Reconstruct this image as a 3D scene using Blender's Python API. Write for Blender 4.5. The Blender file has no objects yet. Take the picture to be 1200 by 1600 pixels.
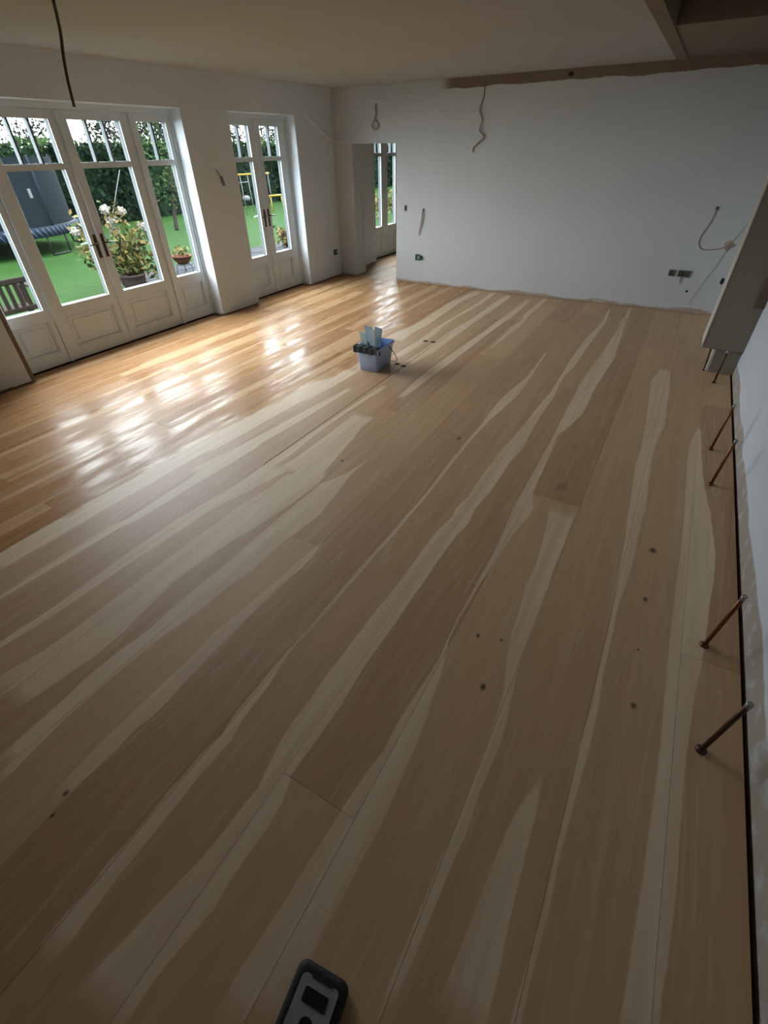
import bpy, math, random
import numpy as np
from mathutils import Vector, Matrix

random.seed(7)
rng = np.random.default_rng(7)
sc = bpy.context.scene
col = sc.collection

# ---------------------------------------------------------------- camera
CAM_H = 1.9
cam_data = bpy.data.cameras.new('camera')
cam_data.sensor_fit = 'AUTO'
cam_data.sensor_width = 36.0
cam_data.lens = 725.0 / 1600.0 * 36.0
cam_data.clip_start = 0.02
cam = bpy.data.objects.new('camera', cam_data)
col.objects.link(cam)
right = (0.8688991, 0.4947542, -0.0152487)
fwd = (-0.3977111, 0.6794667, -0.6165638)
up = (-0.2946866, 0.5417963, 0.7871573)
cam.matrix_world = Matrix(((right[0], up[0], -fwd[0], 0.0),
                           (right[1], up[1], -fwd[1], 0.0),
                           (right[2], up[2], -fwd[2], CAM_H),
                           (0, 0, 0, 1)))
sc.camera = cam

# ---------------------------------------------------------------- room sizes (metres)
A = -5.60      # window wall, inner face
B = 0.804      # right wall, inner face
D = 8.138      # far wall, near face
D2 = 8.445     # far wall, other face
H = 2.657      # ceiling
YB = -6.5      # back wall
Y2 = 12.4      # end of the room beyond the opening
GZ = -0.22     # garden level

# ---------------------------------------------------------------- sky, exposure
world = bpy.data.worlds.new('overcast_sky')
sc.world = world
world.use_nodes = True
bg = world.node_tree.nodes['Background']
bg.inputs[0].default_value = (0.90, 0.945, 1.0, 1.0)
bg.inputs[1].default_value = 1.0
sc.view_settings.view_transform = 'Standard'
sc.view_settings.look = 'None'
sc.view_settings.gamma = 1.0
sc.view_settings.use_curve_mapping = False
sc.view_settings.exposure = 4.55
sc.cycles.use_denoising = True
sc.cycles.max_bounces = 8
sc.cycles.diffuse_bounces = 4
sc.cycles.glossy_bounces = 4
sc.cycles.transparent_max_bounces = 16
sc.cycles.adaptive_threshold = 0.02
sc.cycles.sample_clamp_indirect = 4.0
sc.cycles.caustics_reflective = False
sc.cycles.caustics_refractive = False

# the three glazed openings (y0, y1, top); a light portal in each one gives off
# nothing, it only tells the renderer where the sky light comes in
OPEN = [(2.28, 5.03, 2.31), (5.80, 7.16, 2.31), (9.46, 10.90, 2.31)]
for (y0, y1, zt) in OPEN:
    ld = bpy.data.lights.new('window_portal', 'AREA')
    ld.shape = 'RECTANGLE'
    ld.size = zt
    ld.size_y = y1 - y0
    ld.cycles.is_portal = True
    lo = bpy.data.objects.new('window_portal', ld)
    col.objects.link(lo)
    lo.location = (A - 0.30, (y0 + y1) / 2, zt / 2)
    lo.rotation_euler = (0, -math.pi / 2, 0)


# ---------------------------------------------------------------- mesh helper
class MB:
    def __init__(self):
        self.v, self.f, self.s, self.m = [], [], [], []

    def add(self, vs, fs, smooth=False, mi=0):
        o = len(self.v)
        self.v += [tuple(p) for p in vs]
        for f in fs:
            self.f.append([i + o for i in f])
            self.s.append(smooth)
            self.m.append(mi)
        return self

    def box(self, x0, x1, y0, y1, z0, z1, mi=0):
        v = [(x, y, z) for z in (z0, z1) for y in (y0, y1) for x in (x0, x1)]
        return self.add(v, [(0, 2, 3, 1), (4, 5, 7, 6), (0, 1, 5, 4), (2, 6, 7, 3), (0, 4, 6, 2), (1, 3, 7, 5)], False, mi)

    def bbox(self, x0, x1, y0, y1, z0, z1, b=0.004, mi=0):
        """box with bevelled edges: 3 crossing slabs hulled into one chamfered solid"""
        P = []
        for sx in (0, 1):
            for sy in (0, 1):
                for sz in (0, 1):
                    x, y, z = (x0, x1)[sx], (y0, y1)[sy], (z0, z1)[sz]
                    dx, dy, dz = b * (1 - 2 * sx), b * (1 - 2 * sy), b * (1 - 2 * sz)
                    P += [(x, y + dy, z + dz), (x + dx, y, z + dz), (x + dx, y + dy, z)]
        def i(sx, sy, sz, k): return ((sx * 2 + sy) * 2 + sz) * 3 + k
        F = [[i(s, 0, 0, 0), i(s, 1, 0, 0), i(s, 1, 1, 0), i(s, 0, 1, 0)] for s in (0, 1)]
        F += [[i(0, s, 0, 1), i(1, s, 0, 1), i(1, s, 1, 1), i(0, s, 1, 1)] for s in (0, 1)]
        F += [[i(0, 0, s, 2), i(1, 0, s, 2), i(1, 1, s, 2), i(0, 1, s, 2)] for s in (0, 1)]
        for p in (0, 1):
            for q in (0, 1):
                F.append([i(p, q, 0, 0), i(p, q, 1, 0), i(p, q, 1, 1), i(p, q, 0, 1)])
                F.append([i(p, 0, q, 0), i(p, 1, q, 0), i(p, 1, q, 2), i(p, 0, q, 2)])
                F.append([i(0, p, q, 1), i(1, p, q, 1), i(1, p, q, 2), i(0, p, q, 2)])
        for sx in (0, 1):
            for sy in (0, 1):
                for sz in (0, 1):
                    F.append([i(sx, sy, sz, k) for k in range(3)])
        c = Vector(((x0 + x1) / 2, (y0 + y1) / 2, (z0 + z1) / 2))
        G = []
        for f in F:
            a, b_, d = Vector(P[f[0]]), Vector(P[f[1]]), Vector(P[f[2]])
            n = (b_ - a).cross(d - a)
            G.append(f if n.dot(a - c) > 0 else f[::-1])
        return self.add(P, G, False, mi)

    def tube(self, pts, r, n=8, mi=0, caps=True):
        pts = [Vector(p) for p in pts]
        rs = r if isinstance(r, (list, tuple)) else [r] * len(pts)
        vs, fs = [], []
        prev = None
        for k, p in enumerate(pts):
            t = (pts[min(k + 1, len(pts) - 1)] - pts[max(k - 1, 0)]).normalized()
            if prev is None:
                a = Vector((0, 0, 1)) if abs(t.z) < 0.9 else Vector((1, 0, 0))
                u = t.cross(a).normalized()
            else:
                u = (prev - t * prev.dot(t)).normalized()
            prev = u
            w = t.cross(u)
            for j in range(n):
                an = 2 * math.pi * j / n
                vs.append(p + (u * math.cos(an) + w * math.sin(an)) * rs[k])
        for k in range(len(pts) - 1):
            for j in range(n):
                a, b_ = k * n + j, k * n + (j + 1) % n
                fs.append((a, b_, b_ + n, a + n))
        self.add(vs, fs, True, mi)
        if caps:
            o = len(self.v) - len(vs)
            self.f.append([o + j for j in range(n)][::-1]); self.s.append(False); self.m.append(mi)
            o2 = o + (len(pts) - 1) * n
            self.f.append([o2 + j for j in range(n)]); self.s.append(False); self.m.append(mi)
        return self

    def lathe(self, prof, c=(0, 0, 0), n=20, mi=0, smooth=True):
        vs, fs = [], []
        for (r, z) in prof:
            for j in range(n):
                an = 2 * math.pi * j / n
                vs.append((c[0] + r * math.cos(an), c[1] + r * math.sin(an), c[2] + z))
        for k in range(len(prof) - 1):
            for j in range(n):
                a, b_ = k * n + j, k * n + (j + 1) % n
                fs.append((a, b_, b_ + n, a + n))
        return self.add(vs, fs, smooth, mi)

    def build(self, name, mats, parent=None):
        me = bpy.data.meshes.new(name)
        me.from_pydata(self.v, [], self.f)
        me.polygons.foreach_set('use_smooth', self.s)
        mats = mats if isinstance(mats, (list, tuple)) else [mats]
        for m in mats:
            me.materials.append(m)
        me.polygons.foreach_set('material_index', self.m)
        me.update()
        o = bpy.data.objects.new(name, me)
        col.objects.link(o)
        if parent is not None:
            o.parent = parent
            o.matrix_parent_inverse = parent.matrix_world.inverted()
        return o


def tag(o, label=None, cat=None, group=None, kind=None):
    if label: o['label'] = label
    if cat: o['category'] = cat
    if group: o['group'] = group
    if kind: o['kind'] = kind
    return o


def empty(name, loc, label=None, cat=None, group=None, kind=None):
    o = bpy.data.objects.new(name, None)
    o.empty_display_size = 0.1
    o.location = loc
    o.matrix_world = Matrix.Translation(loc)
    col.objects.link(o)
    return tag(o, label, cat, group, kind)


# ---------------------------------------------------------------- materials
class NT:
    def __init__(self, name):
        self.m = bpy.data.materials.new(name)
        self.m.use_nodes = True
        self.t = self.m.node_tree
        self.b = self.t.nodes['Principled BSDF']
        self.out = self.t.nodes['Material Output']

    def n(self, kind, **kw):
        nd = self.t.nodes.new(kind)
        for k, v in kw.items():
            setattr(nd, k, v)
        return nd

    def l(self, a, b):
        self.t.links.new(a, b)
        return b

    def math(self, op, a, b=None, c=None, clamp=False):
        nd = self.n('ShaderNodeMath', operation=op, use_clamp=clamp)
        for i, v in enumerate((a, b, c)):
            if v is None: continue
            if isinstance(v, (int, float)): nd.inputs[i].default_value = v
            else: self.l(v, nd.inputs[i])
        return nd.outputs[0]

    def smooth(self, v, lo, hi, o0=0.0, o1=1.0):
        nd = self.n('ShaderNodeMapRange', interpolation_type='SMOOTHSTEP')
        for s, x in ((0, v), (1, lo), (2, hi), (3, o0), (4, o1)):
            if isinstance(x, (int, float)): nd.inputs[s].default_value = x
            else: self.l(x, nd.inputs[s])
        return nd.outputs[0]

    def mix(self, f, a, b):
        nd = self.n('ShaderNodeMix', data_type='RGBA')
        for s, x in ((0, f), (6, a), (7, b)):
            if isinstance(x, (int, float)): nd.inputs[s].default_value = x
            elif isinstance(x, tuple): nd.inputs[s].default_value = (*x, 1)
            else: self.l(x, nd.inputs[s])
        return nd.outputs[2]

    def noise(self, scale=5.0, detail=2.0, vec=None, rough=0.5, dist=0.0):
        nd = self.n('ShaderNodeTexNoise')
        nd.inputs['Scale'].default_value = scale
        nd.inputs['Detail'].default_value = detail
        nd.inputs['Roughness'].default_value = rough
        nd.inputs['Distortion'].default_value = dist
        if vec is not None: self.l(vec, nd.inputs['Vector'])
        return nd

    def pos(self):
        g = self.n('ShaderNodeNewGeometry')
        s = self.n('ShaderNodeSeparateXYZ')
        self.l(g.outputs['Position'], s.inputs[0])
        return g.outputs['Position'], s.outputs[0], s.outputs[1], s.outputs[2]

    def scaled(self, v, sx, sy, sz, add=None):
        nd = self.n('ShaderNodeVectorMath', operation='MULTIPLY')
        self.l(v, nd.inputs[0]); nd.inputs[1].default_value = (sx, sy, sz)
        o = nd.outputs[0]
        if add is not None:
            n2 = self.n('ShaderNodeVectorMath', operation='ADD')
            self.l(o, n2.inputs[0]); self.l(add, n2.inputs[1]); o = n2.outputs[0]
        return o

    def bump(self, h, strength=0.2, dist=0.01):
        nd = self.n('ShaderNodeBump')
        nd.inputs['Strength'].default_value = strength
        nd.inputs['Distance'].default_value = dist
        self.l(h, nd.inputs['Height'])
        self.l(nd.outputs[0], self.b.inputs['Normal'])


def plain(name, rgb, rough=0.6, metal=0.0, var=0.12, scale=14.0, spec=0.5, bump=0.0):
    t = NT(name)
    nz = t.noise(scale, 4.0, t.n('ShaderNodeTexCoord').outputs['Object'])
    d = tuple(max(0, c * (1 - var)) for c in rgb)
    e = tuple(min(1, c * (1 + var)) for c in rgb)
    t.l(t.mix(nz.outputs[0], d, e), t.b.inputs['Base Color'])
    t.b.inputs['Roughness'].default_value = rough
    t.b.inputs['Metallic'].default_value = metal
    t.b.inputs['Specular IOR Level'].default_value = spec
    if bump: t.bump(nz.outputs[0], bump, 0.01)
    return t.m


def wall_mat(name, paint, base_h=0.0, base_amp=0.05, top=None, base_col=(0.42, 0.33, 0.265)):
    """matt white paint on plaster; a ragged unpainted strip where the skirting and cornice were"""
    t = NT(name)
    p, x, y, z = t.pos()
    big = t.noise(0.9, 3.0, p)
    colr = t.mix(t.smooth(big.outputs[0], 0.35, 0.7), tuple(c * 0.955 for c in paint), paint)
    if base_h:
        n1 = t.noise(1.7, 2.5, t.scaled(p, 1, 1, 0.6), 0.5)
        edge = t.math('MULTIPLY_ADD', t.math('SUBTRACT', n1.outputs[0], 0.5), base_amp * 4, base_h)
        m = t.smooth(t.math('SUBTRACT', z, edge), -0.012, 0.008, 1.0, 0.0)
        n2 = t.noise(11.0, 4.0, p)
        m = t.math('MULTIPLY', m, t.smooth(n2.outputs[0], 0.28, 0.5, 0.55, 1.0))
        colr = t.mix(m, colr, base_col)
    if top:
        n3 = t.noise(2.6, 4.0, p, 0.55)
        edge = t.math('MULTIPLY_ADD', t.math('SUBTRACT', n3.outputs[0], 0.5), 0.07, top[0])
        m = t.smooth(t.math('SUBTRACT', z, edge), -0.006, 0.006)
        m = t.math('MULTIPLY', m, t.smooth(x, top[1] - 0.25, top[1]))
        colr = t.mix(m, colr, top[2])
    t.l(colr, t.b.inputs['Base Color'])
    t.b.inputs['Roughness'].default_value = 0.85
    t.b.inputs['Specular IOR Level'].default_value = 0.25
    t.bump(t.noise(26.0, 3.0, p).outputs[0], 0.08, 0.004)
    return t.m


M = {}
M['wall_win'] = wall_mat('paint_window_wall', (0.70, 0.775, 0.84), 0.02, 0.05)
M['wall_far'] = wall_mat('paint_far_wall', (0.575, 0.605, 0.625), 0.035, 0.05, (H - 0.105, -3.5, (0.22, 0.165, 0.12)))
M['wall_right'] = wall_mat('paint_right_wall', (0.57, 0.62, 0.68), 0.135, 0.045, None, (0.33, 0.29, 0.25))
M['wall_plain'] = wall_mat('paint_other_wall', (0.13, 0.115, 0.10))  # dark tone picked to cut bounce light from behind the viewer
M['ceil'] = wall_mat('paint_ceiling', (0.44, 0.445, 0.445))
M['raw'] = plain('bare_pink_plaster', (0.21, 0.165, 0.125), 0.9, var=0.18, scale=4.0)
M['raw_dark'] = plain('bare_brown_plaster', (0.15, 0.105, 0.075), 0.9, var=0.2, scale=5.0)
M['filler'] = plain('brown_filler', (0.36, 0.30, 0.24), 0.9, var=0.2, scale=20)
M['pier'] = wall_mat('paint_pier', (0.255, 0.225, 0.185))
M['pier_side_lit'] = wall_mat('paint_pier_side_lit', (0.52, 0.49, 0.44))  # lighter copy of the pier paint, window light put into the colour
M['joinery'] = plain('cream_gloss_paint', (0.64, 0.725, 0.77), 0.42, var=0.04, scale=6.0)
M['subfloor'] = plain('dark_subfloor', (0.03, 0.02, 0.015), 0.9)
M['bar_out'] = plain('dimmed_door_paint', (0.085, 0.100, 0.108), 0.5, var=0.03, spec=0.1)  # door paint darkened so the sky-lit bars and beads don't blow out
M['batten'] = plain('white_batten_paint', (0.62, 0.60, 0.56), 0.5, var=0.03)
M['handle'] = plain('aged_bronze', (0.07, 0.04, 0.03), 0.4, 0.6)
M['steel'] = plain('satin_steel', (0.55, 0.55, 0.55), 0.35, 0.8)
M['red'] = plain('red_tag', (0.35, 0.05, 0.05), 0.6)
M['copper'] = plain('tarnished_copper', (0.20, 0.075, 0.035), 0.42, 0.75, var=0.3, scale=30)
M['copper_dark'] = plain('dark_copper', (0.09, 0.045, 0.03), 0.5, 0.6, var=0.3, scale=30)
M['solder'] = plain('grey_cap', (0.35, 0.34, 0.32), 0.4, 0.6)
M['cable_dark'] = plain('dark_grey_cable', (0.06, 0.045, 0.035), 0.6)
M['cable_grey'] = plain('grey_cable', (0.30, 0.30, 0.29), 0.6)
M['cable_white'] = plain('white_cable', (0.88, 0.87, 0.84), 0.55)
M['cable_brown'] = plain('beige_cable', (0.25, 0.21, 0.15), 0.6)
M['cable_red'] = plain('red_core', (0.38, 0.12, 0.09), 0.6)
M['green'] = plain('dark_green_plastic', (0.012, 0.075, 0.04), 0.45)
M['green_lt'] = plain('pale_green_insert', (0.16, 0.27, 0.19), 0.5)
M['zinc'] = plain('dull_zinc', (0.20, 0.20, 0.19), 0.5, 0.5)
M['zinc_in'] = plain('box_inside', (0.07, 0.065, 0.06), 0.7)
M['black'] = plain('black_void', (0.010, 0.009, 0.009), 0.7)
M['bucket'] = plain('lavender_blue_plastic', (0.42, 0.56, 0.96), 0.4, var=0.04, scale=8)
M['bucket_in'] = plain('blue_plastic_inside', (0.16, 0.30, 0.62), 0.45, var=0.06)
M['pad'] = plain('charcoal_foam', (0.035, 0.045, 0.05), 0.9, var=0.35, scale=60, bump=0.4)
M['paddle'] = plain('pale_blue_grey_plastic', (0.52, 0.62, 0.68), 0.45, var=0.14, scale=20)
M['paddle2'] = plain('mid_blue_grey_plastic', (0.36, 0.45, 0.53), 0.45, var=0.14, scale=20)
M['case_blk'] = plain('black_rubber', (0.012, 0.012, 0.012), 0.7, var=0.4, scale=50, bump=0.3)
M['case_gry'] = plain('grey_face', (0.30, 0.31, 0.33), 0.5, var=0.08)
M['window_blk'] = plain('black_window', (0.006, 0.006, 0.007), 0.5)
M['slot'] = plain('dark_wood_hole', (0.045, 0.025, 0.014), 0.8)

# window glass: clear, with the mirror image that a real pane gives
t = NT('window_glass')
tr = t.n('ShaderNodeBsdfTransparent'); tr.inputs[0].default_value = (0.95, 0.97, 0.96, 1)
gl = t.n('ShaderNodeBsdfGlossy'); gl.inputs['Roughness'].default_value = 0.02
fr = t.n('ShaderNodeFresnel'); fr.inputs[0].default_value = 1.45
ms = t.n('ShaderNodeMixShader')
geo = t.n('ShaderNodeNewGeometry')   # reflect once, on the face the ray enters by
t.l(t.math('MULTIPLY', fr.outputs[0], t.math('SUBTRACT', 1.0, geo.outputs['Backfacing'])), ms.inputs[0]); t.l(tr.outputs[0], ms.inputs[1]); t.l(gl.outputs[0], ms.inputs[2])
t.l(ms.outputs[0], t.out.inputs[0])
M['glass'] = t.m

# ---- floor boards: pale sapwood bands traced per board, brown heartwood, wet oil by the windows
KNOTS = [(0.358, 2.535, .022), (0.362, 2.103, .018), (0.367, 1.749, .007), (0.384, 1.434, .016),
         (-0.209, 1.204, .017), (-0.328, 1.455, .012), (-0.219, 1.486, .009), (-0.261, 2.938, .05),
         (-1.83, 2.50, .018), (-1.17, 3.25, .02), (-1.43, 0.02, .012), (-1.40, -0.05, .010)]
t = NT('ash_floor_board')
p, x, y, z = t.pos()
info = t.n('ShaderNodeObjectInfo')
off = t.n('ShaderNodeCombineXYZ')
t.l(t.math('MULTIPLY', info.outputs['Random'], 37.0), off.inputs[2])
t.l(t.math('MULTIPLY', info.outputs['Random'], 11.0), off.inputs[1])
wob = t.noise(1.0, 4.0, t.scaled(p, 26, 5, 1, off.outputs[0]), 0.6)
xw = t.math('MULTIPLY_ADD', t.math('SUBTRACT', wob.outputs[0], 0.5), 0.016, x)
sap = None
for k in range(4):
    at = t.n('ShaderNodeAttribute', attribute_type='GEOMETRY', attribute_name='band%d' % k)
    sp = t.n('ShaderNodeSeparateXYZ'); t.l(at.outputs['Vector'], sp.inputs[0])
    a = t.smooth(t.math('SUBTRACT', xw, sp.outputs[0]), -0.004, 0.004)
    b_ = t.smooth(t.math('SUBTRACT', sp.outputs[1], xw), -0.004, 0.004)
    mk = t.math('MULTIPLY', t.math('MULTIPLY', a, b_), sp.outputs[2])
    sap = mk if sap is None else t.math('MAXIMUM', sap, mk)
# grain: slow field sliced into contour lines, plus fine pores along the board
fld = t.noise(1.0, 1.5, t.scaled(p, 4.2, 0.26, 1, off.outputs[0]), 0.4, 0.1)
ring = t.math('SINE', t.math('MULTIPLY', fld.outputs[0], 95.0))
ring = t.smooth(ring, 0.35, 1.0)
brk = t.noise(1.0, 3.0, t.scaled(p, 30, 2.2, 1, off.outputs[0]))
ring = t.math('MULTIPLY', ring, t.smooth(brk.outputs[0], 0.4, 0.68))
pore = t.noise(1.0, 5.0, t.scaled(p, 150, 3.5, 1, off.outputs[0]), 0.6)
strk = t.noise(1.0, 4.0, t.scaled(p, 16, 0.7, 1, off.outputs[0]), 0.6)
tone = t.math('ADD', t.math('MULTIPLY', strk.outputs[0], 0.75), t.math('MULTIPLY', info.outputs['Random'], 0.45))
heart = t.mix(tone, (0.40, 0.228, 0.115), (0.72, 0.485, 0.285))
heart = t.mix(t.math('MULTIPLY', ring, 0.34), heart, (0.72, 0.56, 0.40))
heart = t.mix(t.smooth(pore.outputs[0], 0.5, 0.8, 0.0, 0.30), heart, (0.36, 0.225, 0.13))
sapc = t.mix(t.smooth(strk.outputs[0], 0.3, 0.7), (0.75, 0.56, 0.365), (0.86, 0.68, 0.475))
sapc = t.mix(t.smooth(pore.outputs[0], 0.5, 0.8, 0.0, 0.12), sapc, (0.54, 0.41, 0.28))
wood = t.mix(sap, heart, sapc)
for (kx, ky, kr) in KNOTS:
    dx = t.math('MULTIPLY', t.math('SUBTRACT', x, kx), 1.0 / kr)
    dy = t.math('MULTIPLY', t.math('SUBTRACT', y, ky), 0.72 / kr)
    dd = t.math('SQRT', t.math('ADD', t.math('MULTIPLY', dx, dx), t.math('MULTIPLY', dy, dy)))
    dd = t.math('MULTIPLY_ADD', t.math('SUBTRACT', wob.outputs[0], 0.5), 0.9, dd)
    soft = 0.42 if kr > 0.04 else 1.0
    wood = t.mix(t.smooth(dd, 0.2, 1.15, 0.9 * soft, 0.0), wood, (0.085, 0.045, 0.025))
# oil front (x of the edge along y), brushed ragged
crv = t.n('ShaderNodeFloatCurve')
EDGE = [(-2.6, -3.05), (2.0, -3.06), (2.8, -3.0), (3.6, -2.95), (4.05, -2.84), (4.6, -2.86), (5.2, -2.98), (6.0, -2.93), (7.1, -2.97), (8.0, -2.86)]
cm = crv.mapping.curves[0]
def ex(v): return (v[0] + 2.6) / 10.7, (v[1] + 3.2) / 0.5
for i, e in enumerate(EDGE):
    u_, w_ = ex(e)
    if i == 0: cm.points[0].location = (0.0, w_)
    elif i == len(EDGE) - 1: cm.points[-1].location = (1.0, w_)
    else: cm.points.new(u_, w_)
crv.mapping.update()
t.l(t.math('DIVIDE', t.math('ADD', y, 2.6), 10.7, clamp=True), crv.inputs['Value'])
edge = t.math('MULTIPLY_ADD', crv.outputs[0], 0.5, -3.2)
rag = t.noise(1.0, 5.0, t.scaled(p, 14, 3.0, 1), 0.65)
rag2 = t.noise(1.0, 3.0, t.scaled(p, 3, 0.8, 1), 0.5)
edge = t.math('ADD', edge, t.math('MULTIPLY', t.math('SUBTRACT', rag.outputs[0], 0.5), 0.16))
oil = t.smooth(t.math('SUBTRACT', edge, x), -0.012, 0.012)
oil = t.math('MULTIPLY', oil, t.smooth(y, D - 0.02, D + 0.02, 1.0, 0.0))
oilc = t.n('ShaderNodeMix', data_type='RGBA', blend_type='MULTIPLY')
oilc.inputs[0].default_value = 1.0
t.l(wood, oilc.inputs[6]); oilc.inputs[7].default_value = (0.80, 0.665, 0.53, 1)
final = t.mix(oil, wood, oilc.outputs[2])
t.l(final, t.b.inputs['Base Color'])
patch = t.noise(1.0, 4.0, t.scaled(p, 9, 1.3, 1), 0.6)
oilr = t.smooth(patch.outputs[0], 0.36, 0.64, 0.20, 0.50)
rr = t.n('ShaderNodeMix', data_type='FLOAT')
t.l(oil, rr.inputs[0]); rr.inputs[2].default_value = 0.50; t.l(oilr, rr.inputs[3])
t.l(rr.outputs[0], t.b.inputs['Roughness'])
t.l(t.math('MULTIPLY_ADD', oil, -0.36, 0.46), t.b.inputs['Specular IOR Level'])
hgt = t.math('ADD', t.math('MULTIPLY', pore.outputs[0], 0.25), t.noise(1.0, 2.0, t.scaled(p, 16, 3.2, 1)).outputs[0])
t.bump(hgt, 0.10, 0.006)
M['board'] = t.m

# garden
M['lawn'] = plain('lawn_grass', (0.0058, 0.0185, 0.0028), 0.9, var=0.35, scale=3.0, spec=0.03)
M['hedge'] = plain('hedge_leaf', (0.0020, 0.0057, 0.0024), 0.8, var=0.5, scale=2.2, spec=0.03)
M['hedge_top'] = plain('pale_green_leaf', (0.0105, 0.0210, 0.0062), 0.8, var=0.4, scale=3, spec=0.03)  # paler green than the hedge face, for top leaves and the lawn tree
M['leaf_tree'] = plain('tree_leaf', (0.0087, 0.0114, 0.0084), 0.85, var=0.5, scale=1.5, spec=0.03)
M['bark'] = plain('bark', (0.0112, 0.0095, 0.0080), 0.9, var=0.4, scale=10, spec=0.03)
M['stone'] = plain('grey_paving', (0.0138, 0.0151, 0.0186), 0.8, var=0.25, scale=5, spec=0.03)
M['net'] = plain('blue_black_net', (0.0029, 0.0046, 0.0059), 0.8, var=0.25, scale=2, spec=0.03)
M['net_pad'] = plain('blue_black_pad', (0.0044, 0.0070, 0.0114), 0.6, spec=0.03)
M['spring'] = plain('pale_spring', (0.0375, 0.0500, 0.0675), 0.4, 0.3, spec=0.03)
M['tramp_mat'] = plain('black_mat', (0.0025, 0.0030, 0.0037), 0.8, spec=0.03)
M['galv'] = plain('dark_galvanised', (0.0088, 0.0112, 0.0100), 0.5, 0.4, spec=0.03)
M['bench'] = plain('weathered_teak', (0.0124, 0.0092, 0.0072), 0.8, var=0.3, scale=20, spec=0.03)
M['hyd_leaf'] = plain('autumn_leaf', (0.0675, 0.0522, 0.0175), 0.7, var=0.6, scale=9, spec=0.03)
M['hyd_leaf2'] = plain('green_leaf', (0.0213, 0.0300, 0.0088), 0.7, var=0.5, scale=9, spec=0.03)
M['flower'] = plain('cream_petal', (0.150, 0.138, 0.112), 0.8, var=0.15, scale=40, spec=0.03)
M['flower_pink'] = plain('pink_petal', (0.0750, 0.0400, 0.0325), 0.8, var=0.2, scale=40, spec=0.03)
M['stem'] = plain('brown_stem', (0.0187, 0.0120, 0.0070), 0.8, spec=0.03)
M['pot_brown'] = plain('brown_glazed_pot', (0.0213, 0.0150, 0.0138), 0.5, var=0.2, scale=6, spec=0.03)
M['terra'] = plain('terracotta', (0.0525, 0.0213, 0.0138), 0.8, var=0.2, scale=8, spec=0.03)
M['soil'] = plain('soil', (0.02, 0.015, 0.01), 0.95, spec=0.03)
M['yellow'] = plain('yellow_paint', (0.0825, 0.0575, 0.0088), 0.5, spec=0.03)
M['pole_white'] = plain('white_tube', (0.0455, 0.0490, 0.0507), 0.5, spec=0.03)
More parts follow.
